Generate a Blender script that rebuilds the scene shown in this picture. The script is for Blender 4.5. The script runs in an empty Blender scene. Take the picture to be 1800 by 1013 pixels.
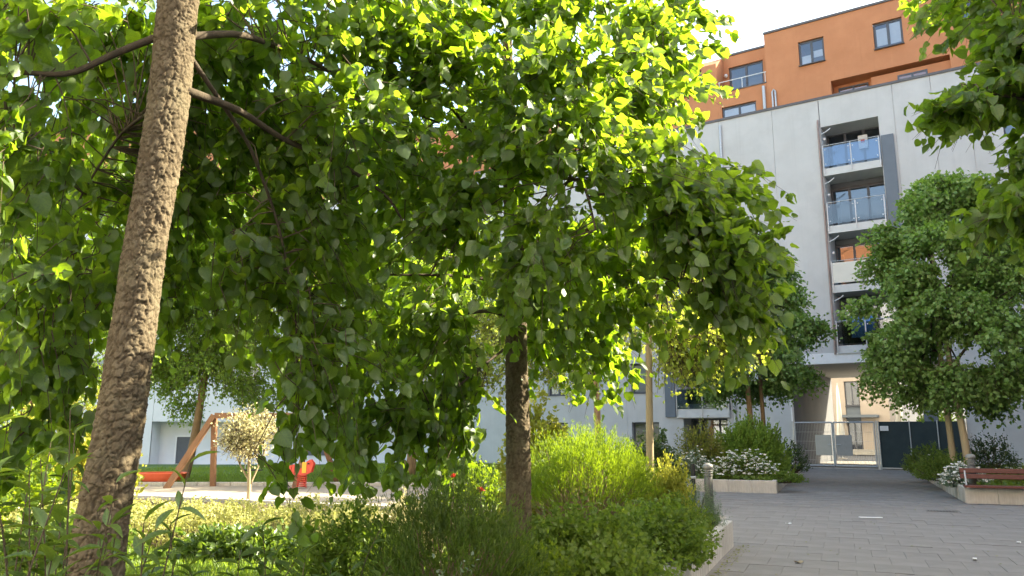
import bpy, math, random
import numpy as np
from mathutils import Matrix, Vector

R = math.radians
scene = bpy.context.scene
col = scene.collection

# ------------------------------------------------------------------ camera, sky, sun, exposure
cam_data = bpy.data.cameras.new("camera")
cam_data.lens = 27.04
cam_data.sensor_width = 36.0
cam_data.clip_start = 0.05
cam_data.clip_end = 2000
cam = bpy.data.objects.new("camera", cam_data)
cam.location = (0, 0, 1.6)
cam.rotation_euler = (R(90 + 10.517), 0, 0)
col.objects.link(cam)
scene.camera = cam

SUN_HEADING, SUN_ELEV = 73.0, 36.8          # degrees clockwise from +Y, degrees above the horizon
world = bpy.data.worlds.new("World")
scene.world = world
world.use_nodes = True
wn = world.node_tree
wn.nodes.clear()
sky = wn.nodes.new("ShaderNodeTexSky")
sky.sky_type = 'NISHITA'
sky.sun_disc = False
sky.sun_elevation = R(SUN_ELEV)
sky.sun_rotation = R(SUN_HEADING)
sky.dust_density = 2.5
sky.air_density = 1.0
bg = wn.nodes.new("ShaderNodeBackground")
bg.inputs[1].default_value = 0.15
wo = wn.nodes.new("ShaderNodeOutputWorld")
wn.links.new(sky.outputs[0], bg.inputs[0])
wn.links.new(bg.outputs[0], wo.inputs[0])

sun_data = bpy.data.lights.new("sun", 'SUN')
sun_data.energy = 5.0
sun_data.angle = R(0.53)
sun_data.color = (1.0, 0.92, 0.78)
sun = bpy.data.objects.new("sun", sun_data)
_h, _e = R(SUN_HEADING), R(SUN_ELEV)
to_sun = Vector((math.sin(_h) * math.cos(_e), math.cos(_h) * math.cos(_e), math.sin(_e)))
sun.rotation_euler = to_sun.to_track_quat('Z', 'Y').to_euler()
sun.location = (20, 20, 40)
col.objects.link(sun)

scene.view_settings.view_transform = 'Standard'
scene.view_settings.look = 'None'
scene.view_settings.gamma = 1.0
scene.view_settings.use_curve_mapping = False
scene.view_settings.exposure = 2.3
scene.view_settings.use_white_balance = True      # the camera's balance for open shade
scene.view_settings.white_balance_temperature = 7550
scene.view_settings.white_balance_tint = 4
scene.cycles.max_bounces = 8
scene.cycles.diffuse_bounces = 4
scene.cycles.glossy_bounces = 3
scene.cycles.transmission_bounces = 6
scene.cycles.transparent_max_bounces = 8
scene.cycles.caustics_reflective = False
scene.cycles.caustics_refractive = False

# ------------------------------------------------------------------ helpers
def tag(o, label=None, cat=None, group=None, kind=None):
    if label: o["label"] = label
    if cat: o["category"] = cat
    if group: o["group"] = group
    if kind: o["kind"] = kind
    return o

def empty(name, loc=(0, 0, 0), rz=0.0, parent=None):
    o = bpy.data.objects.new(name, None)
    o.location = loc
    o.rotation_euler = (0, 0, rz)
    o.empty_display_size = 0.2
    if parent: o.parent = parent
    col.objects.link(o)
    return o

def link(name, me, mat=None, parent=None, loc=None):
    if mat is not None and len(me.materials) == 0:
        me.materials.append(mat)
    o = bpy.data.objects.new(name, me)
    if parent: o.parent = parent
    if loc: o.location = loc
    col.objects.link(o)
    return o

class MB:
    """collects boxes, tubes and faces; build() links them as one mesh object"""
    def __init__(s): s.v = []; s.f = []
    def box(s, x0, x1, y0, y1, z0, z1):
        i = len(s.v)
        s.v += [(x0, y0, z0), (x1, y0, z0), (x1, y1, z0), (x0, y1, z0), (x0, y0, z1), (x1, y0, z1), (x1, y1, z1), (x0, y1, z1)]
        s.f += [(i, i+3, i+2, i+1), (i+4, i+5, i+6, i+7), (i, i+1, i+5, i+4), (i+1, i+2, i+6, i+5), (i+2, i+3, i+7, i+6), (i+3, i, i+4, i+7)]
        return s
    def face(s, *pts):
        i = len(s.v); s.v += [tuple(p) for p in pts]; s.f.append(tuple(range(i, i + len(pts)))); return s
    def tube(s, pts, rad, n=8, caps=True):
        pts = [Vector(p) for p in pts]
        if not hasattr(rad, '__len__'): rad = [rad] * len(pts)
        base = len(s.v)
        prev = None
        for k, p in enumerate(pts):
            d = (pts[min(k + 1, len(pts) - 1)] - pts[max(k - 1, 0)]).normalized()
            if prev is None:
                a = d.cross(Vector((0, 0, 1)))
                if a.length < 1e-3: a = d.cross(Vector((1, 0, 0)))
                a.normalize()
            else:
                a = (prev - d * prev.dot(d)).normalized()
            prev = a
            b = d.cross(a)
            for j in range(n):
                t = 2 * math.pi * j / n
                s.v.append(tuple(p + (a * math.cos(t) + b * math.sin(t)) * rad[k]))
        for k in range(len(pts) - 1):
            for j in range(n):
                q = base + k * n
                s.f.append((q + j, q + (j + 1) % n, q + n + (j + 1) % n, q + n + j))
        if caps:
            s.f.append(tuple(base + j for j in range(n))[::-1])
            q = base + (len(pts) - 1) * n
            s.f.append(tuple(q + j for j in range(n)))
        return s
    def lathe(s, prof, n=16, c=(0, 0, 0)):
        base = len(s.v)
        for r, z in prof:
            for j in range(n):
                t = 2 * math.pi * j / n
                s.v.append((c[0] + r * math.cos(t), c[1] + r * math.sin(t), c[2] + z))
        for k in range(len(prof) - 1):
            for j in range(n):
                q = base + k * n
                s.f.append((q + j, q + (j + 1) % n, q + n + (j + 1) % n, q + n + j))
        s.f.append(tuple(base + j for j in range(n))[::-1])
        q = base + (len(prof) - 1) * n
        s.f.append(tuple(q + j for j in range(n)))
        return s
    def mesh(s, name):
        me = bpy.data.meshes.new(name)
        me.from_pydata(s.v, [], s.f)
        me.update()
        return me
    def build(s, name, mat, parent=None, loc=None, smooth=False):
        me = s.mesh(name)
        if smooth: me.shade_smooth()
        return link(name, me, mat, parent, loc)

def np_mesh(name, V, F, smooth=False):
    """V (n,3) float, F (m,k) int, all faces the same size"""
    V = np.ascontiguousarray(V, dtype=np.float32); F = np.ascontiguousarray(F, dtype=np.int32)
    me = bpy.data.meshes.new(name)
    m, k = F.shape
    me.vertices.add(len(V)); me.vertices.foreach_set("co", V.ravel())
    me.loops.add(m * k); me.loops.foreach_set("vertex_index", F.ravel())
    me.polygons.add(m)
    me.polygons.foreach_set("loop_start", np.arange(0, m * k, k, dtype=np.int32))
    try: me.polygons.foreach_set("loop_total", np.full(m, k, dtype=np.int32))
    except Exception: pass
    me.update(calc_edges=True)
    if smooth: me.shade_smooth()
    return me

def bevel_box_mesh(name, sx, sy, sz, b):
    """box centred in x,y with its top at z=0, chamfered top edges"""
    x, y = sx / 2, sy / 2
    v = [(-x, -y, -sz), (x, -y, -sz), (x, y, -sz), (-x, y, -sz),
         (-x, -y, -b), (x, -y, -b), (x, y, -b), (-x, y, -b),
         (-x + b, -y + b, 0), (x - b, -y + b, 0), (x - b, y - b, 0), (-x + b, y - b, 0)]
    f = []
    for k in (0, 4):
        for j in range(4):
            f.append((k + j, k + (j + 1) % 4, k + 4 + (j + 1) % 4, k + 4 + j))
    f.append((8, 9, 10, 11))
    return v, f

# ------------------------------------------------------------------ materials
class NT:
    def __init__(s, name):
        s.m = bpy.data.materials.new(name); s.m.use_nodes = True
        s.t = s.m.node_tree; s.t.nodes.clear()
        s.out = s.t.nodes.new("ShaderNodeOutputMaterial")
    def n(s, typ, **kw):
        nd = s.t.nodes.new(typ)
        for k, v in kw.items(): setattr(nd, k, v)
        return nd
    def l(s, a, b): s.t.links.new(a, b)
    def noise(s, vec, scale, detail=4, rough=0.6):
        nd = s.n("ShaderNodeTexNoise"); nd.inputs["Scale"].default_value = scale
        nd.inputs["Detail"].default_value = detail; nd.inputs["Roughness"].default_value = rough
        if vec is not None: s.l(vec, nd.inputs["Vector"])
        return nd.outputs[0]
    def ramp(s, fac, stops):
        nd = s.n("ShaderNodeValToRGB"); cr = nd.color_ramp
        while len(cr.elements) < len(stops): cr.elements.new(0.5)
        for e, (p, c) in zip(cr.elements, stops):
            e.position = p; e.color = (*c, 1) if len(c) == 3 else c
        s.l(fac, nd.inputs[0]); return nd.outputs[0]
    def mix(s, fac, a, b, mode='MIX'):
        nd = s.n("ShaderNodeMixRGB", blend_type=mode)
        for i, x in zip((0, 1, 2), (fac, a, b)):
            if isinstance(x, (int, float)): nd.inputs[i].default_value = x
            elif isinstance(x, tuple): nd.inputs[i].default_value = (*x, 1)
            else: s.l(x, nd.inputs[i])
        return nd.outputs[0]
    def math(s, op, a, b=0.0):
        nd = s.n("ShaderNodeMath", operation=op)
        for i, x in enumerate((a, b)):
            if isinstance(x, (int, float)): nd.inputs[i].default_value = x
            else: s.l(x, nd.inputs[i])
        return nd.outputs[0]

def surf(name, c1, c2=None, scale=6.0, rough=0.8, bump=0.0, bscale=60.0, spec=0.3, metal=0.0, per_piece=0.0, stretch=(1, 1, 1), c3=None, s3=1.0, t3=(0.5, 0.7), streak=0.0):
    k = NT(name)
    tc = k.n("ShaderNodeTexCoord").outputs["Object"]
    mp = k.n("ShaderNodeMapping"); mp.inputs["Scale"].default_value = stretch
    k.l(tc, mp.inputs[0]); vec = mp.outputs[0]
    p = k.n("ShaderNodeBsdfPrincipled")
    p.inputs["Roughness"].default_value = rough
    p.inputs["Metallic"].default_value = metal
    p.inputs["Specular IOR Level"].default_value = spec
    c = k.ramp(k.noise(vec, scale), [(0.3, c1), (0.7, c2 or tuple(x * 0.8 for x in c1))])
    if c3:
        f = k.ramp(k.noise(tc, s3, 5, 0.65), [(t3[0], (0, 0, 0)), (t3[1], (1, 1, 1))])
        c = k.mix(f, c, c3)
    if streak:
        m2 = k.n("ShaderNodeMapping"); m2.inputs["Scale"].default_value = (2.2, 2.2, 0.07); k.l(tc, m2.inputs[0])
        f = k.ramp(k.noise(m2.outputs[0], 1.6, 6, 0.7), [(0.52, (0, 0, 0)), (0.72, (1, 1, 1))])
        c = k.mix(k.math('MULTIPLY', f, streak), c, tuple(x * 0.72 for x in c1))
    if per_piece:
        oi = k.n("ShaderNodeObjectInfo").outputs["Random"]
        gi = k.n("ShaderNodeNewGeometry").outputs["Random Per Island"]
        r = k.math('FRACT', k.math('ADD', oi, gi))
        v = k.math('ADD', k.math('MULTIPLY', r, per_piece), 1 - per_piece / 2)
        hsv = k.n("ShaderNodeHueSaturation"); k.l(c, hsv.inputs["Color"]); k.l(v, hsv.inputs["Value"])
        c = hsv.outputs[0]
    k.l(c, p.inputs["Base Color"])
    if bump:
        b = k.n("ShaderNodeBump"); b.inputs["Strength"].default_value = bump; b.inputs["Distance"].default_value = 0.01
        k.l(k.noise(vec, bscale, 6, 0.7), b.inputs["Height"]); k.l(b.outputs[0], p.inputs["Normal"])
    k.l(p.outputs[0], k.out.inputs[0])
    return k.m

def leaf_mat(name, ca, cb, ta, tb, tfac=0.45, gloss=0.02, grough=0.5, veins=False):
    """ca..cb reflected colour range, ta..tb transmitted colour range, one value for each leaf"""
    k = NT(name)
    oi = k.n("ShaderNodeObjectInfo").outputs["Random"]
    gi = k.n("ShaderNodeNewGeometry").outputs["Random Per Island"]
    r = k.math('FRACT', k.math('ADD', oi, gi))
    tc = k.n("ShaderNodeTexCoord").outputs["Object"]
    r2 = k.math('MULTIPLY', k.math('ADD', r, k.noise(tc, 40, 2)), 0.6)
    cd_, ct_ = k.mix(r2, ca, cb), k.mix(r2, ta, tb)
    if veins:                                        # midrib and side veins drawn in the leaf's own coordinates
        at = k.n("ShaderNodeAttribute"); at.attribute_name = 'leaf_co'
        sp = k.n("ShaderNodeSeparateXYZ"); k.l(at.outputs["Vector"], sp.inputs[0])
        ax = k.math('ABSOLUTE', sp.outputs[0])
        w = k.math('ABSOLUTE', k.math('SUBTRACT', k.math('FRACT', k.math('MULTIPLY', k.math('SUBTRACT', sp.outputs[1], k.math('MULTIPLY', ax, 0.8)), 6.5)), 0.5))
        v = k.math('MAXIMUM', k.math('LESS_THAN', w, 0.09), k.math('LESS_THAN', ax, 0.022))
        cd_ = k.mix(k.math('MULTIPLY', v, 0.5), cd_, tuple(min(1, x * 2.0) for x in cb))
        ct_ = k.mix(k.math('MULTIPLY', v, 0.45), ct_, tuple(x * 0.5 for x in ta))
        pt = k.ramp(k.noise(tc, 9, 3), [(0.35, (0.7, 0.7, 0.7)), (0.7, (1, 1, 1))])
        ct_ = k.mix(1.0, ct_, pt, 'MULTIPLY')
    d = k.n("ShaderNodeBsdfDiffuse"); k.l(cd_, d.inputs[0])
    t = k.n("ShaderNodeBsdfTranslucent"); k.l(ct_, t.inputs[0])
    g = k.n("ShaderNodeBsdfGlossy"); g.inputs["Roughness"].default_value = grough; g.inputs[0].default_value = (0.9, 0.95, 1, 1)
    m1 = k.n("ShaderNodeMixShader"); m1.inputs[0].default_value = tfac
    k.l(d.outputs[0], m1.inputs[1]); k.l(t.outputs[0], m1.inputs[2])
    m2 = k.n("ShaderNodeMixShader"); m2.inputs[0].default_value = gloss
    k.l(m1.outputs[0], m2.inputs[1]); k.l(g.outputs[0], m2.inputs[2])
    k.l(m2.outputs[0], k.out.inputs[0])
    return k.m

def glass_mat(name, tint, refl=0.35, rough=0.02):
    k = NT(name)
    fr = k.n("ShaderNodeFresnel"); fr.inputs[0].default_value = 1.5
    f = k.math('MINIMUM', k.math('ADD', k.math('MULTIPLY', fr.outputs[0], 1.3), refl), 0.95)
    a = k.n("ShaderNodeBsdfTransparent"); a.inputs[0].default_value = (*tint, 1)
    g = k.n("ShaderNodeBsdfGlossy"); g.inputs["Roughness"].default_value = rough; g.inputs[0].default_value = (0.85, 0.9, 1, 1)
    m = k.n("ShaderNodeMixShader"); k.l(f, m.inputs[0]); k.l(a.outputs[0], m.inputs[1]); k.l(g.outputs[0], m.inputs[2])
    k.l(m.outputs[0], k.out.inputs[0])
    return k.m

M = {}
M['concrete'] = surf('facade_concrete', (0.49, 0.485, 0.475), (0.55, 0.545, 0.535), 0.9, 0.9, 0.25, 9, 0.2, c3=(0.45, 0.445, 0.435), s3=0.5, t3=(0.5, 0.75), streak=0.2)
M['white_wall'] = surf('white_render', (0.66, 0.67, 0.69), (0.72, 0.73, 0.75), 1.2, 0.9, 0.15, 30, 0.2)
M['orange'] = surf('orange_render', (0.48, 0.205, 0.105), (0.54, 0.24, 0.125), 1.1, 0.92, 0.5, 14, 0.15, c3=(0.46, 0.20, 0.10), s3=0.6, t3=(0.52, 0.8), streak=0.15)
M['dark_trim'] = surf('dark_trim', (0.10, 0.095, 0.10), (0.13, 0.125, 0.13), 3, 0.6)
M['frame'] = surf('window_frame_grey', (0.085, 0.09, 0.105), (0.10, 0.105, 0.12), 5, 0.45)
M['slate'] = surf('slate_panel', (0.13, 0.155, 0.185), (0.15, 0.175, 0.205), 2, 0.6)
M['white_paint'] = surf('white_paint', (0.72, 0.72, 0.72), (0.78, 0.78, 0.78), 5, 0.5)
M['slab'] = surf('balcony_slab', (0.55, 0.55, 0.54), (0.62, 0.62, 0.61), 3, 0.85, 0.1, 40)
M['steel'] = surf('galvanised_steel', (0.42, 0.43, 0.44), (0.52, 0.53, 0.54), 12, 0.45, metal=0.6)
M['copper'] = surf('brown_pipe', (0.30, 0.22, 0.19), (0.36, 0.27, 0.24), 6, 0.5, metal=0.2)
M['glass'] = glass_mat('window_glass', (0.75, 0.8, 0.85), 0.10)
M['rail_glass'] = glass_mat('balcony_glass', (0.55, 0.64, 0.74), 0.06)
M['smoke_glass'] = glass_mat('smoked_balcony_glass', (0.62, 0.60, 0.58), 0.02)
M['frosted'] = surf('frosted_balcony_panel', (0.62, 0.60, 0.53), (0.66, 0.64, 0.57), 3, 0.5)
M['room'] = surf('room_interior', (0.16, 0.15, 0.14), (0.20, 0.19, 0.18), 1, 0.9)
M['blind'] = surf('blind_fabric', (0.72, 0.74, 0.76), (0.78, 0.80, 0.82), 8, 0.8)
M['peach'] = surf('peach_render', (0.42, 0.35, 0.29), (0.48, 0.40, 0.33), 1.0, 0.9, 0.2, 20)
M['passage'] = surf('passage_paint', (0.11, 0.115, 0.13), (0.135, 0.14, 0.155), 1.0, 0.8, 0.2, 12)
M['blue_cloth'] = surf('blue_cloth', (0.08, 0.25, 0.55), (0.12, 0.33, 0.65), 4, 0.8)
M['planter'] = surf('planter_concrete', (0.44, 0.40, 0.34), (0.56, 0.52, 0.45), 5, 0.85, 0.4, 45, 0.25, per_piece=0.16, stretch=(6, 6, 0.8), c3=(0.36, 0.33, 0.27), s3=2.2, t3=(0.5, 0.8))
M['planter_near'] = surf('planter_concrete_pale', (0.34, 0.33, 0.31), (0.54, 0.53, 0.50), 5, 0.85, 0.4, 45, 0.25, per_piece=0.14, stretch=(3.5, 3.5, 0.35), c3=(0.33, 0.32, 0.28), s3=3, t3=(0.5, 0.8))
M['paver'] = surf('grey_paver', (0.178, 0.170, 0.158), (0.212, 0.203, 0.189), 3.5, 0.75, 0.5, 70, 0.35, per_piece=0.09, c3=(0.245, 0.235, 0.223), s3=0.7, t3=(0.5, 0.8))
M['joint'] = surf('paving_joint', (0.13, 0.125, 0.118), (0.16, 0.155, 0.145), 20, 0.95)
M['soil'] = surf('garden_soil', (0.065, 0.05, 0.032), (0.10, 0.075, 0.05), 9, 0.95, 0.8, 40)
M['ground'] = surf('rough_ground', (0.10, 0.11, 0.05), (0.13, 0.13, 0.07), 2, 0.95)
M['sand'] = surf('playground_sand', (0.33, 0.285, 0.23), (0.40, 0.345, 0.28), 3, 0.95, 0.3, 60)
M['lawn'] = surf('lawn_ground', (0.07, 0.13, 0.03), (0.10, 0.17, 0.045), 4, 0.95, 0.6, 80)
M['timber'] = surf('stained_timber', (0.20, 0.105, 0.058), (0.27, 0.145, 0.08), 4, 0.7, 0.4, 30, stretch=(5, 5, 0.6))
M['bench'] = surf('red_brown_bench_wood', (0.105, 0.032, 0.022), (0.15, 0.046, 0.03), 4, 0.5, 0.3, 30, 0.4, stretch=(0.7, 6, 6))
M['red'] = surf('red_plastic', (0.62, 0.05, 0.03), (0.68, 0.07, 0.04), 4, 0.4, spec=0.5)
M['yellow'] = surf('yellow_plastic', (0.75, 0.42, 0.03), (0.8, 0.47, 0.05), 4, 0.4, spec=0.5)
M['redorange'] = surf('red_orange_plastic', (0.70, 0.12, 0.05), (0.74, 0.15, 0.07), 4, 0.45, spec=0.5)
M['lamp_grey'] = surf('bollard_grey', (0.10, 0.10, 0.095), (0.14, 0.14, 0.13), 8, 0.5, metal=0.3)
M['lamp_cap'] = surf('bollard_head', (0.22, 0.22, 0.20), (0.28, 0.28, 0.26), 8, 0.4)
M['black'] = surf('black_paint', (0.02, 0.02, 0.02), (0.03, 0.03, 0.03), 8, 0.5)
M['screen'] = surf('green_black_mesh_sheet', (0.018, 0.032, 0.036), (0.026, 0.042, 0.046), 3, 0.7, 0.3, 200)
M['plate'] = surf('gate_plate', (0.42, 0.40, 0.35), (0.46, 0.44, 0.39), 4, 0.5)
M['plate_grey'] = surf('gate_plate_grey', (0.27, 0.27, 0.265), (0.31, 0.31, 0.305), 4, 0.5)
M['canvas'] = surf('parasol_canvas', (0.74, 0.72, 0.66), (0.80, 0.78, 0.72), 4, 0.85)
M['paper'] = surf('paper_litter', (0.75, 0.75, 0.74), (0.82, 0.82, 0.81), 6, 0.8)
M['petal_white'] = surf('white_petals', (0.78, 0.77, 0.70), (0.84, 0.83, 0.76), 6, 0.7)
M['petal_pink'] = surf('pink_petals', (0.72, 0.12, 0.12), (0.80, 0.20, 0.17), 20, 0.7)
M['twig'] = surf('twig_bark', (0.085, 0.065, 0.045), (0.12, 0.09, 0.06), 20, 0.9, 0.4, 60)
M['branch'] = surf('branch_bark', (0.055, 0.042, 0.03), (0.095, 0.072, 0.05), 12, 0.9, 0.8, 60, stretch=(1, 1, 0.4))
M['pale_bark'] = surf('pale_smooth_bark', (0.34, 0.27, 0.17), (0.42, 0.34, 0.22), 8, 0.85, 0.5, 50, stretch=(4, 4, 0.6))
M['brown_bark'] = surf('brown_bark', (0.19, 0.125, 0.07), (0.27, 0.18, 0.10), 9, 0.9, 0.8, 40, stretch=(5, 5, 0.7))
M['dead_twig'] = surf('dead_twigs', (0.20, 0.14, 0.10), (0.28, 0.20, 0.15), 20, 0.9)

def bark_mat():
    k = NT('plated_bark')
    a = k.n("ShaderNodeAttribute"); a.attribute_name = "plate"
    tc = k.n("ShaderNodeTexCoord").outputs["Object"]
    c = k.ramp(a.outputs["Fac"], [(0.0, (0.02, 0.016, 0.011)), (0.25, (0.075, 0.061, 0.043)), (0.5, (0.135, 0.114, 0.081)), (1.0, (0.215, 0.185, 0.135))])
    c = k.mix(k.noise(tc, 55, 6, 0.7), c, (0.145, 0.11, 0.07))
    f = k.ramp(k.noise(tc, 4, 4), [(0.5, (0, 0, 0)), (0.8, (0.5, 0.5, 0.5))])
    c = k.mix(f, c, (0.22, 0.20, 0.13))
    p = k.n("ShaderNodeBsdfPrincipled"); p.inputs["Roughness"].default_value = 0.9; p.inputs["Specular IOR Level"].default_value = 0.15
    k.l(c, p.inputs["Base Color"])
    b = k.n("ShaderNodeBump"); b.inputs["Strength"].default_value = 0.7; b.inputs["Distance"].default_value = 0.006
    k.l(k.noise(tc, 130, 6, 0.7), b.inputs["Height"]); k.l(b.outputs[0], p.inputs["Normal"])
    k.l(p.outputs[0], k.out.inputs[0])
    return k.m
M['bark'] = bark_mat()

# leaves: reflected dark..light, transmitted dark..light
L = {}
L['hazel'] = leaf_mat('hazel_leaf', (0.034, 0.075, 0.013), (0.092, 0.150, 0.028), (0.26, 0.50, 0.020), (0.50, 0.70, 0.05), 0.6, 0.035, 0.45, True)
L['linden'] = leaf_mat('linden_leaf', (0.11, 0.22, 0.05), (0.24, 0.37, 0.10), (0.12, 0.30, 0.02), (0.26, 0.44, 0.04), 0.38, 0.03)
L['linden_dark'] = leaf_mat('linden_leaf_dark', (0.085, 0.18, 0.045), (0.18, 0.30, 0.085), (0.10, 0.27, 0.02), (0.20, 0.38, 0.04), 0.38, 0.03)
L['pale'] = leaf_mat('pale_leaf', (0.19, 0.26, 0.045), (0.31, 0.36, 0.085), (0.40, 0.52, 0.05), (0.58, 0.64, 0.09), 0.5)
L['far'] = leaf_mat('far_tree_leaf', (0.08, 0.15, 0.03), (0.16, 0.24, 0.05), (0.26, 0.45, 0.03), (0.42, 0.58, 0.06), 0.5)
L['feather'] = leaf_mat('feathery_leaf', (0.07, 0.135, 0.018), (0.13, 0.20, 0.03), (0.25, 0.42, 0.02), (0.42, 0.54, 0.03), 0.45, 0.03)
L['fresh'] = leaf_mat('fresh_green_leaf', (0.11, 0.21, 0.03), (0.19, 0.30, 0.06), (0.25, 0.42, 0.03), (0.42, 0.54, 0.05), 0.35)
L['feather_dark'] = leaf_mat('feathery_leaf_dark', (0.05, 0.095, 0.015), (0.105, 0.155, 0.028), (0.13, 0.26, 0.02), (0.24, 0.36, 0.03), 0.4, 0.03)
L['green'] = leaf_mat('shrub_leaf', (0.075, 0.135, 0.022), (0.16, 0.225, 0.045), (0.16, 0.30, 0.025), (0.30, 0.42, 0.04), 0.35)
L['yellow'] = leaf_mat('yellow_green_leaf', (0.17, 0.20, 0.035), (0.30, 0.31, 0.07), (0.45, 0.50, 0.05), (0.62, 0.60, 0.10), 0.45)
L['varieg'] = leaf_mat('variegated_leaf', (0.20, 0.25, 0.05), (0.48, 0.46, 0.20), (0.40, 0.46, 0.06), (0.62, 0.58, 0.22), 0.35)
L['cream'] = leaf_mat('cream_leaf', (0.32, 0.33, 0.13), (0.62, 0.58, 0.38), (0.45, 0.42, 0.12), (0.66, 0.58, 0.32), 0.3)
L['dark'] = leaf_mat('dark_glossy_leaf', (0.022, 0.055, 0.015), (0.06, 0.10, 0.03), (0.06, 0.14, 0.015), (0.14, 0.24, 0.03), 0.25, 0.05, 0.35)
L['grey'] = leaf_mat('grey_green_leaf', (0.13, 0.19, 0.12), (0.22, 0.28, 0.20), (0.14, 0.24, 0.08), (0.22, 0.32, 0.12), 0.3)
L['lance'] = leaf_mat('long_leaf', (0.04, 0.085, 0.02), (0.105, 0.165, 0.04), (0.18, 0.34, 0.03), (0.36, 0.48, 0.05), 0.4, 0.04, 0.4, True)
L['grass'] = leaf_mat('grass_blade', (0.08, 0.16, 0.025), (0.15, 0.22, 0.04), (0.24, 0.42, 0.03), (0.40, 0.52, 0.05), 0.45, 0.03)
L['olive'] = leaf_mat('olive_leaf', (0.13, 0.15, 0.03), (0.20, 0.20, 0.05), (0.25, 0.33, 0.03), (0.36, 0.40, 0.06), 0.4)

# ------------------------------------------------------------------ leaf machinery
def heart_template(seg=1):
    """broad heart-shaped toothed leaf, unit length along +y, face up; (verts, tris)"""
    out = [(0.20, -0.07), (0.38, 0.03), (0.46, 0.28), (0.41, 0.52), (0.28, 0.74), (0.12, 0.92)]
    if seg > 1:
        o2 = []
        for a, b in zip(out, out[1:] + [(0, 1.06)]):
            o2.append(a)
            dx, dy = b[0] - a[0], b[1] - a[1]
            o2.append((a[0] + dx * .35 + dy * .07, a[1] + dy * .35 - dx * .07))
            o2.append((a[0] + dx * .45 - dy * .03, a[1] + dy * .45 + dx * .03))
        out = o2
    mid = [0.0, 0.22, 0.45, 0.70, 1.06]
    V = [(0, t) for t in mid]
    T = []
    for sgn in (1, -1):
        b = len(V)
        V += [(sgn * x, y) for x, y in out]
        ch = [0] + list(range(b, b + len(out))) + [4]
        m = 0
        for i in range(len(ch) - 1):
            p, q = ch[i], ch[i + 1]
            yq = V[q][1]
            if p != m: T.append((m, p, q) if sgn > 0 else (m, q, p))
            while m < 3 and yq >= mid[m + 1] + 0.02:
                if q != m + 1: T.append((m, q, m + 1) if sgn > 0 else (m, m + 1, q))
                m += 1
        if m < 3:
            pass
    T = [t for t in T if len(set(t)) == 3]
    Vz = [(x, y, 0.16 * abs(x) - 0.13 * y * y + 0.03 * math.sin(9 * y) * abs(x) * 2) for x, y in V]
    return np.array(Vz, np.float32), np.array(T, np.int32)

def diamond_template(w=0.3, fold=0.12):
    V = np.array([(0, 0, 0), (w, 0.42, fold * w * 2), (0, 1, -0.08), (-w, 0.42, fold * w * 2)], np.float32)
    return V, np.array([(0, 1, 2), (0, 2, 3)], np.int32)

def oval_template(w=0.3):
    V = [(0, 0, 0), (w * .8, .25, .05), (w, .5, .06), (w * .6, .8, 0.0), (0, 1, -.12), (-w * .6, .8, 0.0), (-w, .5, .06), (-w * .8, .25, .05), (0, .5, -.02)]
    T = [(8, 0, 1), (8, 1, 2), (8, 2, 3), (8, 3, 4), (8, 4, 5), (8, 5, 6), (8, 6, 7), (8, 7, 0)]
    return np.array(V, np.float32), np.array(T, np.int32)

def lance_template(w=0.16):
    V = []; T = []
    ts = [0, .15, .35, .6, .82, 1.0]; ws = [0.12, .6, 1.0, .9, .5, 0.0]
    for t, q in zip(ts, ws):
        z = -0.22 * t * t
        V += [(-w * q, t, z + .35 * w * q), (0, t, z), (w * q, t, z + .35 * w * q)]
    for k in range(5):
        a = 3 * k; b = a + 3
        T += [(a, a + 1, b + 1), (a, b + 1, b), (a + 1, a + 2, b + 2), (a + 1, b + 2, b + 1)]
    return np.array(V, np.float32), np.array(T, np.int32)

HEART, HEART_FINE = heart_template(1), heart_template(2)
DIAMOND, DIAMOND_BROAD, NEEDLE = diamond_template(0.3), diamond_template(0.42), diamond_template(0.1)
OVAL, LANCE = oval_template(), lance_template()

def unit(a): return a / np.maximum(np.linalg.norm(a, axis=-1, keepdims=True), 1e-9)

def frames(A, Nn):
    A = unit(A); X = unit(np.cross(A, Nn)); Z = np.cross(X, A)
    return np.stack([X, A, Z], axis=-1)          # columns

def leaf_coords(me, V):
    a = me.attributes.new('leaf_co', 'FLOAT_VECTOR', 'POINT')
    a.data.foreach_set('vector', np.ascontiguousarray(V, dtype=np.float32).ravel())

def leaves_mesh(name, P, A, Nn, S, tmpl):
    V, T = tmpl
    Rm = frames(A, Nn)
    n, v = len(P), len(V)
    q = np.random.default_rng(n + v)
    X = np.broadcast_to(V, (n, v, 3)).copy()
    if v > 8:                                        # every leaf its own curl, width and twist
        X[..., 0] *= q.uniform(.82, 1.15, (n, 1))
        X[..., 2] = X[..., 2] * q.uniform(.3, 2.6, (n, 1)) + q.uniform(-.5, .5, (n, 1)) * V[:, 0] * V[:, 1] + q.uniform(-.12, .12, (n, 1)) * np.sin(6 * V[:, 1]) * np.abs(V[:, 0]) * 2
    W = P[:, None, :] + np.einsum('nij,nvj->nvi', Rm, X) * S[:, None, None]
    F = T[None] + (np.arange(n) * v)[:, None, None]
    me = np_mesh(name, W.reshape(-1, 3), F.reshape(-1, 3))
    if v > 8: leaf_coords(me, np.broadcast_to(V, (n, v, 3)))
    return me

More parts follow.
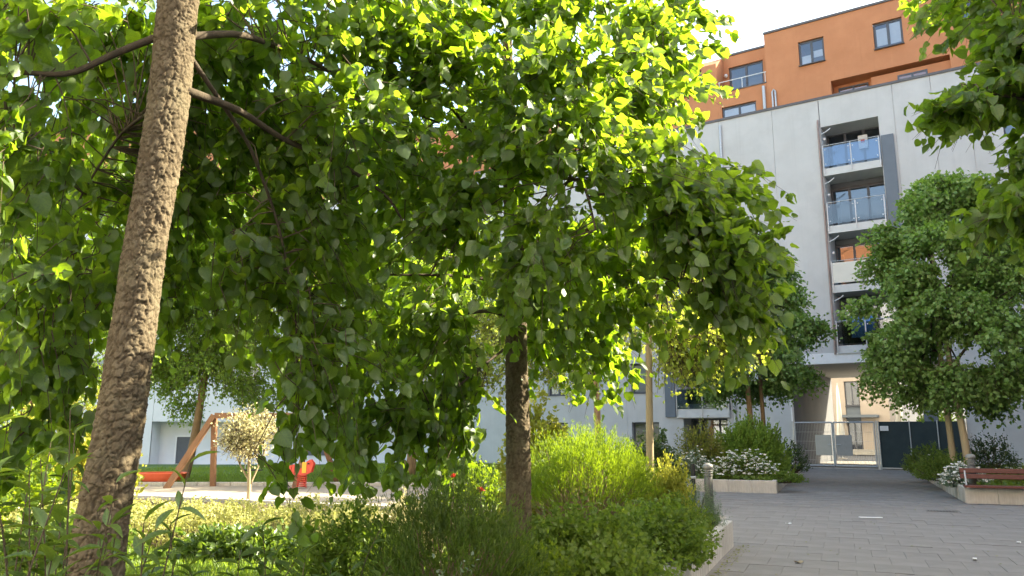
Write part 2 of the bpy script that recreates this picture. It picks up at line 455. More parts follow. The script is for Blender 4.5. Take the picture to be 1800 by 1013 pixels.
def sprays(rng, P0, D, Ln, k, size, droop=0.1, spread=0.8, hang=0.5, upn=0.8, radial=0.0, svar=0.7):
    """k leaves along each of N shoots: positions, axes, normals, sizes"""
    N = len(P0)
    t = np.sort(rng.random((N, k)), axis=1)[..., None]
    D = unit(D)
    pos = P0[:, None] + D[:, None] * Ln[:, None, None] * t
    pos[..., 2] -= (droop * Ln[:, None] * (t[..., 0] ** 2))
    if radial: pos = pos + rng.normal(0, radial, pos.shape)
    ax = D[:, None] * 0.6 + rng.normal(0, spread * 0.6, (N, k, 3))
    ax[..., 2] -= hang
    nn = rng.normal(0, 0.55, (N, k, 3)); nn[..., 2] += upn
    S = size * (1 - svar / 2 + svar * rng.random((N, k))) * (1 - 0.25 * t[..., 0])
    return pos.reshape(-1, 3), ax.reshape(-1, 3), nn.reshape(-1, 3), S.reshape(-1)

def spray_tubes(P0, D, Ln, droop, r0=0.004, sides=3, segs=2):
    """thin shoots as one triangle strip mesh: (V, F)"""
    N = len(P0); D = unit(D)
    ref = np.where(np.abs(D[:, 2:3]) < 0.9, np.array([[0, 0, 1.0]]), np.array([[1.0, 0, 0]]))
    a = unit(np.cross(D, ref)); b = np.cross(D, a)
    rings = []
    for s in range(segs + 1):
        t = s / segs
        c = P0 + D * Ln[:, None] * t; c = c.copy(); c[:, 2] -= droop * Ln * t * t
        r = r0 * (1 - 0.75 * t)
        for j in range(sides):
            th = 2 * math.pi * j / sides
            rings.append(c + (a * math.cos(th) + b * math.sin(th)) * r)
    V = np.stack(rings, axis=1)                    # N, (segs+1)*sides, 3
    F = []
    for s in range(segs):
        for j in range(sides):
            q = s * sides
            F.append((q + j, q + (j + 1) % sides, q + sides + (j + 1) % sides, q + sides + j))
    F = np.array(F)[None] + (np.arange(N) * V.shape[1])[:, None, None]
    return V.reshape(-1, 3), F.reshape(-1, 4)

CAM = np.array((0, 0, 1.6)); PITCH = R(10.517)
def in_view(P, margin=1.0):
    q = P - CAM
    f = q[:, 1] * math.cos(PITCH) + q[:, 2] * math.sin(PITCH)
    u = -q[:, 1] * math.sin(PITCH) + q[:, 2] * math.cos(PITCH)
    ok = f > 0.2
    return ok & (np.abs(q[:, 0]) < 0.6657 * f * margin) & (np.abs(u) < 0.3747 * f * margin)

def heart_meshes(mat, tmpl, n=6, seed=1, name='leaf'):
    out = []
    rg = np.random.default_rng(seed)
    for i in range(n):
        V, T = tmpl
        V = V.copy(); V[:, 0] *= rg.uniform(.88, 1.1); V[:, 2] *= rg.uniform(0.6, 2.0)
        V[:, 2] += rg.uniform(-.25, .25) * V[:, 0] * V[:, 1]
        me = np_mesh(name, V, T); leaf_coords(me, tmpl[0]); me.materials.append(mat); out.append(me)
    return out

def place_leaves(parent, P, A, Nn, S, meshes, rng, name='leaf'):
    Rm = frames(A, Nn)
    inv = parent.matrix_basis.inverted()
    for i in range(len(P)):
        m = Matrix(((*Rm[i, 0] * S[i], P[i, 0]), (*Rm[i, 1] * S[i], P[i, 1]), (*Rm[i, 2] * S[i], P[i, 2]), (0, 0, 0, 1)))
        o = bpy.data.objects.new(name, meshes[int(rng.integers(len(meshes)))])
        o.parent = parent
        o.matrix_local = inv @ m
        col.objects.link(o)

def offset(me_arr, root):                          # world points to the root's own frame (roots are unrotated)
    return me_arr - np.array(root.location)

def foliage(root, arrs, tmpl, mat, name='crown', own=0, fine=None, rng=None, stuff=True):
    """one stuff mesh of leaves; the `own` leaves that show largest become parts of their own"""
    P, A, Nn, S = arrs
    if own:
        score = np.where(in_view(P), S / np.linalg.norm(P - CAM, axis=1), 0)
        idx = np.argsort(-score)[:own]
        place_leaves(root, P[idx], A[idx], Nn[idx], S[idx], heart_meshes(mat, fine or tmpl), rng)
        keep = np.ones(len(P), bool); keep[idx] = False
        P, A, Nn, S = P[keep], A[keep], Nn[keep], S[keep]
    me = leaves_mesh(name, offset(P, root), A, Nn, S, tmpl)
    o = link(name, me, mat, root)
    if stuff: o["kind"] = "stuff"
    return o

def cat(*arrs): return tuple(np.concatenate(x) for x in zip(*arrs))

def lobes_to_shoots(rng, lobes, centre, per=1.0, inner=0.35, out=0.7, down=0.25, ln=(0.35, 0.7)):
    P, D, Ln = [], [], []
    for cx, cy, cz, rx, ry, rz, n in lobes:
        n = max(1, int(n * per))
        d = unit(rng.normal(0, 1, (n, 3)))
        r = (inner + (1 - inner) * rng.random((n, 1))) ** 0.6
        p = np.array((cx, cy, cz)) + d * r * np.array((rx, ry, rz)) * 0.85
        o = p - np.array(centre); o[:, 2] *= 0.4
        dr = unit(o) * out + d * 0.5 + rng.normal(0, 0.35, (n, 3)); dr[:, 2] -= down
        P.append(p); D.append(dr); Ln.append(rng.uniform(ln[0], ln[1], n))
    P, D, Ln = np.concatenate(P), unit(np.concatenate(D)), np.concatenate(Ln)
    return P - D * Ln[:, None] * 0.5, D, Ln

def connect_branches(root, name, mat, starts, anchors, r=0.006, rng=None, most=400, far=1.1):
    """thin curved branchlets from the nearest anchor point of the limbs to each shoot"""
    mb = MB()
    idx = rng.permutation(len(starts))[:most]
    A = np.array(anchors)
    off = np.array(root.location)
    for i in idx:
        p = starts[i]
        dd = np.linalg.norm(A - p, axis=1); q = A[int(np.argmin(dd))]
        if dd.min() > far: continue
        m = (p + q) / 2 + np.array((0, 0, 0.12 * dd.min()))
        mb.tube([q - off, m - off, p - off], [r * 1.3, r, r * .6], 4, False)
    o = mb.build(name, mat, root); o["kind"] = "stuff"
    return o

# ================================================================== SETTING
PA = R(-23.0)                                  # the plaza's own axes: s across, t towards the gate
def pz(s, t, z=0.0):
    c, n = math.cos(R(23)), math.sin(R(23))
    return (s * c + t * n, -s * n + t * c, z)

def sheet(name, pts, mat, kind="structure"):
    o = MB().face(*pts).build(name, mat)
    o["kind"] = kind
    return o

sheet('ground', [(-400, -400, -0.45), (400, -400, -0.45), (400, 400, -0.45), (-400, 400, -0.45)], M['ground'])
sheet('courtyard_ground', [(-60, -30, -0.05), (60, -30, -0.05), (60, 70, -0.05), (1.5, 70, -0.05), (1.5, 23.8, -0.05), (-60, 23.8, -0.05)], M['joint'])
sheet('playground', [(-24, 11.0, -0.02), (-5.6, 11.0, -0.02), (-1.5, 20.5, -0.02), (-0.4, 23.6, -0.02), (-24, 23.6, -0.02)], M['sand'])

def lawn_mesh():
    nx, ny = 40, 24
    xs = np.linspace(-40, 1.5, nx); ys = np.linspace(23.9, 44.2, ny)
    X, Y = np.meshgrid(xs, ys)
    Z = 0.02 - 0.27 * ((Y - 23.9) / 20.3) + 0.05 * np.sin(X * .7) * np.sin(Y * .5) + 0.28 * np.exp(-((X + 4) / 5) ** 2 - ((Y - 34) / 6) ** 2)
    Z[0] = 0.0
    V = np.stack([X, Y, Z], -1).reshape(-1, 3)
    F = [(j * nx + i, j * nx + i + 1, (j + 1) * nx + i + 1, (j + 1) * nx + i) for j in range(ny - 1) for i in range(nx - 1)]
    return np_mesh('lawn', V, np.array(F), True)
lawn = link('lawn', lawn_mesh(), M['lawn']); lawn["kind"] = "structure"

# kerb of the playground
kb = empty('playground_kerb', (0, 23.72, 0)); kb["kind"] = "structure"
kv, kf = bevel_box_mesh('kerb_stone', 0.98, 0.16, 0.2, 0.01)
kme = bpy.data.meshes.new('kerb_stone'); kme.from_pydata(kv, [], kf); kme.materials.append(M['planter'])
for i in range(23):
    link('kerb_stone', kme, None, kb, (-0.9 - i, 0, 0.09))

# ---------------------------------------------------------------- paving of single slabs
paving = empty('paving', (0, 0, 0), PA); paving["kind"] = "structure"
SW, ST, GAP = 0.40, 0.60, 0.0022
pv, pf = bevel_box_mesh('paver', SW - GAP, ST - GAP, 0.045, 0.0018)
pme = bpy.data.meshes.new('paver'); pme.from_pydata(pv, [], pf); pme.materials.append(M['paver'])
rg = np.random.default_rng(5)
slabs = []
def paved(s, t):
    if 3.0 < t < 20.3 and -1.85 < s < 13: return True
    if 20.3 <= t < 47 and -1.95 < s < 2.6: return True
    if 34.1 <= t < 47 and -3 < s < 9: return True
    if 11.8 < t < 21.5 and -5.4 < s <= -1.5: return True
    return False
for j in range(int(44 / ST)):
    t = 3.0 + (j + .5) * ST
    for i in range(-16, 34):
        s = (i + .5 * (j % 2)) * SW + 0.02
        if paved(s, t):
            w = pz(s, t)
            if in_view(np.array([[w[0], w[1], 0.0]]), 1.12)[0]: slabs.append((w[1], s, t, rg.normal(0, .0018), rg.normal(0, .0022), rg.normal(0, .0022)))
slabs.sort()
for k, (yy, s, t, dz, ax, ay) in enumerate(slabs[:300]):
    o = link('paver', pme, None, paving, (s, t, dz)); o.rotation_euler = (ax, ay, 0)
rest = slabs[300:]
PVt = np.array(pv); PFt = np.array(pf)
W = np.array([(s, t, dz) for _, s, t, dz, _, _ in rest])[:, None, :] + PVt[None]
o = link('pavers', np_mesh('pavers', W.reshape(-1, 3), (PFt[None] + (np.arange(len(rest)) * len(pv))[:, None, None]).reshape(-1, 4)), M['paver'], paving)
o["kind"] = "stuff"

# ---------------------------------------------------------------- planters of concrete blocks
def planter(name, label, runs, height, mat, blk, soil_poly, soil_z):
    root = empty(name, (0, 0, 0), PA)
    tag(root, label, 'planter')
    rgp = random.Random(len(label))
    for (s0, t0, s1, t1) in runs:
        Ln = math.hypot(s1 - s0, t1 - t0); n = max(1, round(Ln / blk)); bl = Ln / n
        v, f = bevel_box_mesh('block', bl - 0.008, 0.12, height + 0.04, 0.008)
        me = bpy.data.meshes.new('block'); me.from_pydata(v, [], f); me.materials.append(mat)
        ang = math.atan2(t1 - t0, s1 - s0)
        for i in range(n):
            q = (i + .5) / n
            o = link('block', me, None, root, (s0 + (s1 - s0) * q, t0 + (t1 - t0) * q, height + rgp.uniform(-.003, .003)))
            o.rotation_euler = (0, 0, ang + rgp.uniform(-.004, .004))
    # soil: a lumpy sheet
    xs = [p[0] for p in soil_poly]; ys = [p[1] for p in soil_poly]
    nx, ny = 24, 24
    X, Y = np.meshgrid(np.linspace(min(xs), max(xs), nx), np.linspace(min(ys), max(ys), ny))
    Z = soil_z + 0.02 * np.sin(X * 3.1) * np.sin(Y * 2.7)
    F = [(j * nx + i, j * nx + i + 1, (j + 1) * nx + i + 1, (j + 1) * nx + i) for j in range(ny - 1) for i in range(nx - 1)]
    link('soil', np_mesh('soil', np.stack([X, Y, Z], -1).reshape(-1, 3), np.array(F), True), M['soil'], root)
    return root

planter('garden_planter', 'low pale concrete planter wall around the big garden bed beside the paving',
        [(-1.61, 2.2, -1.61, 11.67), (-1.74, 11.61, -15.0, 11.61)], 0.35, M['planter_near'], 0.55, [(-15, -3), (-1.67, 11.55)], 0.28)
planter('flower_planter', 'low beige concrete planter with white flowers before the gate wall with two slim trees',
        [(-6.6, 21.66, -1.72, 21.66), (-1.78, 21.73, -1.78, 34.1)], 0.32, M['planter'], 0.62, [(-6.6, 21.72), (-1.84, 34.1)], 0.25)
planter('bench_planter', 'low beige concrete planter carrying the red-brown bench',
        [(2.40, 20.46, 8.2, 20.46), (2.46, 20.53, 2.46, 34.0)], 0.34, M['planter'], 0.62, [(2.5, 20.52), (8.2, 34.0)], 0.26)

# ---------------------------------------------------------------- the grey and orange apartment building
FA = math.atan2(-0.53877, 0.84245)
HB = empty('apartment_building', (12.54, 34.99, 0), FA)
tag(HB, 'grey apartment block with orange top storeys and a column of glass balconies', 'building')

def wall(name, parent, u0, u1, z0, z1, holes, mat, w=0.0, depth=0.28):
    us = sorted({u0, u1, *[h[0] for h in holes], *[h[1] for h in holes]})
    zs = sorted({z0, z1, *[h[2] for h in holes], *[h[3] for h in holes]})
    us = [u for u in us if u0 <= u <= u1]; zs = [z for z in zs if z0 <= z <= z1]
    mb = MB()
    for a, b in zip(us, us[1:]):
        for c, d in zip(zs, zs[1:]):
            m = ((a + b) / 2, (c + d) / 2)
            if any(h[0] < m[0] < h[1] and h[2] < m[1] < h[3] for h in holes): continue
            mb.face((a, w, c), (b, w, c), (b, w, d), (a, w, d))
    for h in holes:
        a, b, c, d = max(h[0], u0), min(h[1], u1), max(h[2], z0), min(h[3], z1)
        e = w + (h[4] if len(h) > 4 else depth)
        mb.face((a, w, c), (a, e, c), (a, e, d), (a, w, d)); mb.face((b, w, c), (b, w, d), (b, e, d), (b, e, c))
        mb.face((a, w, d), (a, e, d), (b, e, d), (b, w, d)); mb.face((a, w, c), (b, w, c), (b, e, c), (a, e, c))
    g = 0.05
    mb.face((u0, w, z0), (u0, w, z1), (u0, w + g, z1), (u0, w + g, z0)); mb.face((u1, w, z0), (u1, w + g, z0), (u1, w + g, z1), (u1, w, z1))
    mb.face((u0, w, z1), (u1, w, z1), (u1, w + g, z1), (u0, w + g, z1))
    return mb.build(name, mat, parent)

def window(parent, u0, u1, z0, z1, w, n=2, blinds=(), fr=0.07, room=2.0, sill=True, name='window', fm='frame'):
    """a frame with n panes at depth w; blinds = (pane index, z from, z to)"""
    mb = MB(); wd = (u1 - u0) / n
    mb.box(u0, u0 + fr, w, w + .07, z0, z1); mb.box(u1 - fr, u1, w, w + .07, z0, z1)
    mb.box(u0 + fr, u1 - fr, w, w + .07, z0, z0 + fr * 1.2); mb.box(u0 + fr, u1 - fr, w, w + .07, z1 - fr, z1)
    for i in range(1, n):
        mb.box(u0 + wd * i - fr * .6, u0 + wd * i + fr * .6, w - .006, w + .064, z0 + fr * 1.2, z1 - fr)
    o = mb.build(name, M[fm], parent)
    for i in range(n):
        a = u0 + wd * i + (fr if i == 0 else fr * .6); b = u0 + wd * (i + 1) - (fr if i == n - 1 else fr * .6)
        MB().face((a, w + .03, z0 + fr * 1.2), (b, w + .03, z0 + fr * 1.2), (b, w + .03, z1 - fr), (a, w + .03, z1 - fr)).build('pane', M['glass'], o)
        for (k, c, d) in blinds:
            if k == i: MB().box(a + .01, b - .01, w + .09, w + .11, c, d).build('blind', M['blind'], o)
    if sill: MB().box(u0 - .03, u1 + .03, w - .24, w - .01, z0 - .035, z0 - .004).build('sill', M['frame'], o)
    rb = MB(); a, b, c, d, e, f = u0, u1, w + .15, w + .15 + room, z0 - .2, z1 + .2
    rb.face((a, d, e), (b, d, e), (b, d, f), (a, d, f)); rb.face((a, c, e), (a, d, e), (a, d, f), (a, c, f)); rb.face((b, c, e), (b, c, f), (b, d, f), (b, d, e))
    rb.face((a, c, f), (a, d, f), (b, d, f), (b, c, f)); rb.face((a, c, e), (b, c, e), (b, d, e), (a, d, e))
    rb.build('room', M['room'], o)
    return o

G = 0.006
TOP = 16.84
# storey-high panels of the facade with open joints between them
LOG_R = (2.15, 4.60, 5.27, 15.48, 1.5)
LOG_L = (-5.35, -2.72, 2.55, 10.6, 1.5)
win_a = (-7.75, -6.70, 3.45, 4.95); win_b = (-7.75, -6.30, 0.70, 2.02)
door_l = (-5.05, -2.9, -0.3, 2.18, 1.2)
for (a, b, z0, hs) in [(-22, -14, -.4, []), (-14, -8, -.4, [(-12.6, -11.4, 3.45, 4.95), (-12.6, -11.4, 0.7, 2.02), (-12.6, -11.4, 6.2, 7.7), (-10.2, -9.0, 6.2, 7.7)]),
                       (-8, -2.6, -.4, [win_a, win_b, LOG_L, door_l, (-7.75, -6.7, 6.2, 7.7), (-7.75, -6.7, 8.9, 10.4), (-7.75, -6.7, 11.6, 13.1)]), (-2.6, 0.0, -.4, []),
                       (0.0, 2.12, 4.5, []), (2.12, 5.25, 4.5, [LOG_R]), (5.25, 6.76, 4.5, []), (6.76, 8.1, -.4, []), (14.0, 22.0, -.4, []), (22.0, 36.0, -.4, []), (8.1, 14.0, -.4, [(9.2, 10.6, 13.6, 15.0), (9.2, 10.6, 10.9, 12.3)])]:
    wall('wall_panel', HB, a + G, b - G, z0, TOP, hs, M['concrete'])
for wdw in (win_a, (-12.6, -11.4, 3.45, 4.95), (-12.6, -11.4, 6.2, 7.7), (-10.2, -9.0, 6.2, 7.7), (-7.75, -6.7, 6.2, 7.7), (-7.75, -6.7, 8.9, 10.4), (-7.75, -6.7, 11.6, 13.1), (9.2, 10.6, 13.6, 15.0), (9.2, 10.6, 10.9, 12.3)):
    window(HB, wdw[0] + .01, wdw[1] - .01, wdw[2] + .01, wdw[3] - .01, 0.2, 1 if wdw is win_a else 2, [(0, wdw[2] + .1, wdw[3] - .1)] if wdw is win_a else [])
window(HB, win_b[0] + .01, win_b[1] - .01, win_b[2] + .01, win_b[3] - .01, 0.2, 2)
window(HB, -12.59, -11.41, 0.71, 2.01, 0.2, 2)
window(HB, -5.04, -2.91, -0.05, 2.17, 1.1, 3, [(2, .3, 2.0)], sill=False)

# solid core, roof, passage
cr = MB()
cr.face((-22, 10, -.4), (0, 10, -.4), (0, 10, 20.6), (-22, 10, 20.6)); cr.face((6.76, 10, -.4), (36, 10, -.4), (36, 10, 20.6), (6.76, 10, 20.6))
cr.face((0, 10, 4.5), (6.76, 10, 4.5), (6.76, 10, 20.6), (0, 10, 20.6))
cr.face((36, 0, -.4), (36, 10, -.4), (36, 10, 20.6), (36, .2, 20.6)); cr.face((-22, 0, -.4), (-22, 10, -.4), (-22, 10, 20.6), (-22, .2, 20.6))
cr.face((-22, 1.6, 20.6), (36, 1.6, 20.6), (36, 10, 20.6), (-22, 10, 20.6))
cr.build('rear_wall', M['concrete'], HB)
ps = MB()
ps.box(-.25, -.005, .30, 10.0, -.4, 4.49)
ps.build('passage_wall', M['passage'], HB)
MB().box(6.77, 7.0, .06, 10.0, -.4, 4.49).build('passage_wall', M['concrete'], HB)
MB().box(0.0, 6.76, .06, 10.0, 4.50, 4.9).build('passage_ceiling', M['concrete'], HB)
MB().box(5.24, 5.74, .35, .95, -.4, 4.499).build('column', M['slate'], HB)
MB().box(-.02, 5.3, -.03, .05, 4.52, 4.98).build('fascia', M['white_paint'], HB)
MB().box(-.004, .06, -.02, .30, -.3, 4.5).build('corner_trim', M['white_paint'], HB)

# parapet cap, drainpipes
MB().box(-22, 36, -.05, .32, TOP + .002, TOP + .12).build('parapet_cap', M['dark_trim'], HB)
MB().tube([(2.05, -.06, 0.2 + 4.7), (2.05, -.06, 15.75)], .045, 8).tube([(2.05, -.06, 15.7), (2.05, .02, 15.85)], .045, 8).build('drainpipe', M['copper'], HB)
MB().tube([(-2.52, -.06, 0), (-2.52, -.06, 16.6)], .06, 8).build('drainpipe', M['steel'], HB)
MB().box(2.13, 2.15, -.004, .01, 15.5, 16.8).build('joint', M['dark_trim'], HB)

def loggia(parent, u0, u1, zf, zc, style='clear', deck=True, items=True):
    """one recessed balcony: floor slab, back glazing, glass balustrade"""
    o = empty('balcony', (0, 0, 0), 0, parent)
    MB().box(u0 + .012, u1 - .012, -.10, 1.5, zf - .34, zf).build('floor_slab', M['slab'], o)
    MB().face((u0 + .012, .02, zf), (u0 + .012, 1.49, zf), (u0 + .012, 1.49, zc), (u0 + .012, .02, zc)).build('side_wall', M['white_wall'], o)
    MB().face((u1 - .012, .02, zf), (u1 - .012, .02, zc), (u1 - .012, 1.49, zc), (u1 - .012, 1.49, zf)).build('side_wall', M['white_wall'], o)
    h = zc - zf
    MB().box(u0 + .02, u1 - .02, 1.33, 1.42, zf + 2.12, zc - .005).build('lintel', M['frame'], o)
    window(o, u0 + .02, u1 - .02, zf + .02, zf + 2.10, 1.35, 3, [], fr=.09, sill=False, name='glazing', room=2.2)
    gm = M[{'frosted': 'frosted', 'smoke': 'smoke_glass'}.get(style, 'rail_glass')]
    um = (u0 + u1) / 2
    for x in (u0 + .05, um, u1 - .05):
        MB().box(x - .018, x + .018, -.165, -.125, zf - .25, zf + 1.06).build('rail_post', M['steel'], o)
    MB().tube([(u0 + .02, -.145, zf + 1.08), (u1 - .02, -.145, zf + 1.08)], .02, 8).build('handrail', M['steel'], o)
    for a, b in ((u0 + .08, um - .035), (um + .035, u1 - .08)):
        g = MB().box(a, b, -.152, -.138, zf + .08, zf + 1.0).build('glass_panel', gm, o)
        for x in (a + .06, b - .06):
            for z in (zf + .2, zf + .88):
                MB().tube([(x, -.172, z), (x, -.13, z)], .026, 8).build('clamp', M['steel'], g)
    # wall lamp and awning arm
    MB().lathe([(0.0, -.07), (.05, -.05), (.07, 0), (.05, .05), (0.0, .07)], 12, (u0 + .10, .25, zf + 1.55)).build('globe_lamp', M['white_paint'], o, smooth=True)
    MB().tube([(u0 + .02, -.05, zc - .35), (u0 + .25, -.03, zc - .25), (u0 + .42, 0.0, zc - .12)], .02, 6).build('drain_spout', M['white_paint'], o)
    return o
tops = [5.27, 7.98, 10.70, 13.42]
for i, zf in enumerate(tops):
    zc = (tops[i + 1] - .35) if i < 3 else 15.47
    o = loggia(HB, 2.15, 4.60, zf, zc, ('smoke', 'frosted', 'smoke', 'clear')[i])
    if i == 3:
        MB().box(3.55, 3.95, 1.20, 1.23, zf + 1.1, zf + 1.75).build('hanging_sign', M['white_paint'], o)
        MB().tube([(3.67, 1.19, zf + 1.45), (3.83, 1.19, zf + 1.45)], .07, 10).build('red_mark', M['red'], o)
    if i == 0:
        mb = MB()
        for k in range(8):
            x = 2.75 + k * .12
            mb.face((x, .2 + .02 * (k % 2), zf + .35), (x + .12, .2 + .02 * ((k + 1) % 2), zf + .35), (x + .12, .2 + .02 * ((k + 1) % 2), zf + 1.3), (x, .2 + .02 * (k % 2), zf + 1.3))
        mb.build('blue_towel', M['blue_cloth'], o)
for i, zf in enumerate([2.55, 5.27, 7.98]):
    loggia(HB, -5.35, -2.72, zf, [4.92, 7.63, 10.59][i])
    MB().box(-5.33, -2.74, -.13, -.105, zf - .33, zf + .32).build('balcony_apron', M['slab'], HB)
MB().box(4.64, 5.15, -.09, -.02, 4.95, 14.52).build('shutter_panel', M['slate'], HB)
MB().box(-5.92, -5.40, -.09, -.02, 2.25, 10.6).build('shutter_panel', M['slate'], HB)

# orange storeys
Z0 = TOP + .12
w1 = (1.42, 2.58, 18.74, 19.99); w2 = (4.71, 5.91, 18.66, 19.97); w4 = (-2.42, -.72, Z0 + .01, 17.55)
rec = (2.75, 7.6, Z0 + .005, 17.66, .75)
wall('orange_wall', HB, -.15, 36, Z0, 20.85, [w1, w2, rec, (8.2, 9.4, 18.66, 19.97)], M['orange'], .06, .16)
wall('orange_wall', HB, -2.6, -.152, Z0, 18.38, [w4], M['orange'], .065, .16)
wall('orange_wall', HB, -22, -2.602, Z0, 20.0, [(-4.6, -3.37, 18.6, 19.86), (-7.6, -6.4, 18.6, 19.86), (-11.6, -10.4, 18.6, 19.86)], M['orange'], .06, .16)
wall('recessed_wall', HB, -2.6, -.15, 18.38, 20.85, [(-2.33, -.58, 18.62, 20.22)], M['orange'], 1.36, .14)
MB().face((-2.6, .06, 18.38), (-2.6, 1.36, 18.38), (-2.6, 1.36, 20.85), (-2.6, .06, 20.0)).build('terrace_side_wall', M['orange'], HB)
MB().face((-.15, .06, 18.38), (-.15, .06, 20.85), (-.15, 1.36, 20.85), (-.15, 1.36, 18.38)).build('terrace_side_wall', M['orange'], HB)
MB().face((-22, .06, 20.0), (-2.6, .06, 20.0), (-2.6, 1.36, 20.85), (-22, 1.36, 20.85)).build('roof_slope', M['orange'], HB)
MB().box(-2.6, -.15, .02, 1.36, 18.32, 18.375).build('terrace_floor', M['dark_trim'], HB)
mb = MB().box(-.17, 36, .0, .3, 20.852, 20.96); mb.build('roof_cap', M['dark_trim'], HB)
MB().box(-2.72, -.172, 1.30, 1.6, 20.852, 20.96).build('roof_cap', M['dark_trim'], HB)
mb = MB()
for x in (-2.5, -1.35, -.22): mb.tube([(x, .12, 18.38), (x, .12, 18.92)], .016, 6)
mb.tube([(-2.55, .12, 18.93), (-.17, .12, 18.93)], .022, 6)
mb.build('terrace_rail', M['white_paint'], HB)
MB().lathe([(0, -.1), (.07, -.07), (.1, 0), (.07, .07), (0, .1)], 12, (-2.45, 1.2, 19.75)).build('globe_lamp', M['white_paint'], HB, smooth=True)
window(HB, w1[0] + .01, w1[1] - .01, w1[2] + .01, w1[3] - .01, .17, 2, [(0, 18.88, 19.3), (1, 19.12, 19.45)], fr=.085)
window(HB, w2[0] + .01, w2[1] - .01, w2[2] + .01, w2[3] - .01, .17, 2, [(0, 18.9, 19.72), (1, 18.88, 19.86)], fr=.085)
window(HB, 8.21, 9.39, 18.67, 19.96, .17, 2, [], fr=.085)
window(HB, w4[0] + .01, w4[1] - .01, w4[2] + .005, w4[3] - .01, .17, 2, [(0, 17.0, 17.45), (1, 17.0, 17.45)], sill=False)
window(HB, -2.32, -.59, 18.63, 20.21, 1.46, 2, [], fr=.085, sill=False)
for a in (-4.6, -7.6, -11.6): window(HB, a + .01, a + 1.22, 18.61, 19.85, .17, 2, [], fr=.085)
MB().box(2.76, 7.59, .80, .84, Z0 + .01, 17.655).build('recess_back', M['orange'], HB)
MB().box(4.42, 7.59, .30, .79, Z0 + .01, 17.50).build('recess_wall', M['orange'], HB)
window(HB, 2.95, 4.25, Z0 + .01, 17.5, .72, 2, [], sill=False, room=.05)
window(HB, 5.5, 6.7, Z0 + .01, 17.3, .25, 2, [], sill=False, room=.03)
MB().tube([(-.30, -.02, TOP + .12), (-.30, -.02, 18.15)], .075, 10).build('vent_pipe', M['steel'], HB)
MB().tube([(.10, -.02, TOP + .12), (.10, -.02, 17.75), (.16, -.02, 17.85), (.24, -.02, 17.75), (.24, -.02, TOP + .12)], .045, 8).build('vent_pipe', M['steel'], HB)

# unseen wing added to the block out of frame, placed to shade the paving
MB().box(21.5, 36, -36, -.06, -.4, TOP).build('shade_wing_wall', M['concrete'], HB)
MB().box(21.55, 36, -35.95, -.06, TOP + .13, 20.85).build('shade_wing_orange_wall', M['orange'], HB)
MB().box(21.45, 36.05, -36.05, -.07, TOP + .004, TOP + .12).build('shade_wing_parapet', M['dark_trim'], HB)

# ---------------------------------------------------------------- gate and fence across the passage
gate = empty('wire_gate', (12.54, 34.99, 0), FA)
tag(gate, 'double galvanised wire mesh gate with two sheet plates closing the passage', 'gate')
def gate_leaf(u0, u1, pm, plate):
    f = MB(); y = -.02
    for a, b in (((u0, .12), (u1, .12)), ((u0, 1.96), (u1, 1.96)), ((u0, .12), (u0, 1.96)), ((u1, .12), (u1, 1.96))):
        f.tube([(a[0], y, a[1]), (b[0], y, b[1])], .032, 8)
    o = f.build('gate_frame', M['steel'], gate)
    wv, wf = [], []
    m = MB()
    k = u0 + .06
    while k < u1 - .03:
        m.tube([(k, y, .14), (k, y, 1.94)], .005, 4, False); k += .065
    for z in (.35, .75, 1.15, 1.55): m.tube([(u0, y - .008, z), (u1, y - .008, z)], .006, 4, False)
    wm = m.build('wire_mesh', M['steel'], gate); wm["kind"] = "stuff"
    MB().box(plate[0], plate[1], y - .035, y - .02, .55, 1.42).build('gate_plate', M[pm], gate)
    return o
gate_leaf(.12, 1.68, 'plate', (.95, 1.63)); gate_leaf(1.74, 3.36, 'plate_grey', (1.79, 2.45))
MB().tube([(1.62, -.06, 1.02), (1.62, -.10, 1.02), (1.47, -.10, 1.02)], .012, 6).tube([(1.80, -.06, 1.02), (1.80, -.10, 1.02), (2.0, -.10, 1.02)], .012, 6).build('gate_handle', M['steel'], gate)
for x in (.03, 3.45): MB().box(x - .04, x + .04, -.06, .02, -.05, 2.02).build('gate_post', M['steel'], gate)
MB().box(0, 3.5, -.04, .02, 0.004, .03).build('threshold_rail', M['steel'], gate)

fence = empty('screen_fence', (12.54, 34.99, 0), FA)
tag(fence, 'fence covered in dark green screening sheets beside the wire gate', 'fence')
for (a, b) in ((3.52, 4.70), (4.73, 5.72), (5.75, 6.74)):
    nx, nz = 14, 10
    rgf = np.random.default_rng(int(a * 10))
    X, Zz = np.meshgrid(np.linspace(a, b, nx), np.linspace(.08, 1.98, nz))
    Y = -.05 + .012 * np.sin(X * 7 + Zz) + rgf.normal(0, .004, X.shape)
    F = [(j * nx + i, j * nx + i + 1, (j + 1) * nx + i + 1, (j + 1) * nx + i) for j in range(nz - 1) for i in range(nx - 1)]
    link('screen_sheet', np_mesh('screen_sheet', np.stack([X, Y, Zz], -1).reshape(-1, 3), np.array(F), True), M['screen'], fence)
for x in (3.54, 4.715, 5.735, 6.72): MB().tube([(x, -.09, -.05), (x, -.09, 2.02)], .022, 8).build('fence_post', M['steel'], fence)
MB().box(3.52, 6.74, -.10, -.075, 0.05, .09).build('bottom_rail', M['steel'], fence)
sg = empty('notice_sign', pz(0, 0)); sg.location = (12.54, 34.99, 0); sg.rotation_euler = (0, 0, FA)
tag(sg, 'small white notice sign fixed at the top of the dark fence', 'sign')
MB().box(3.60, 3.92, -.125, -.115, 1.60, 1.80).build('plate', M['white_paint'], sg)
for k, ln in enumerate((.22, .18, .24)): MB().box(3.64, 3.64 + ln, -.1275, -.1255, 1.745 - k * .045, 1.755 - k * .045).build('text_line', M['steel'], sg)

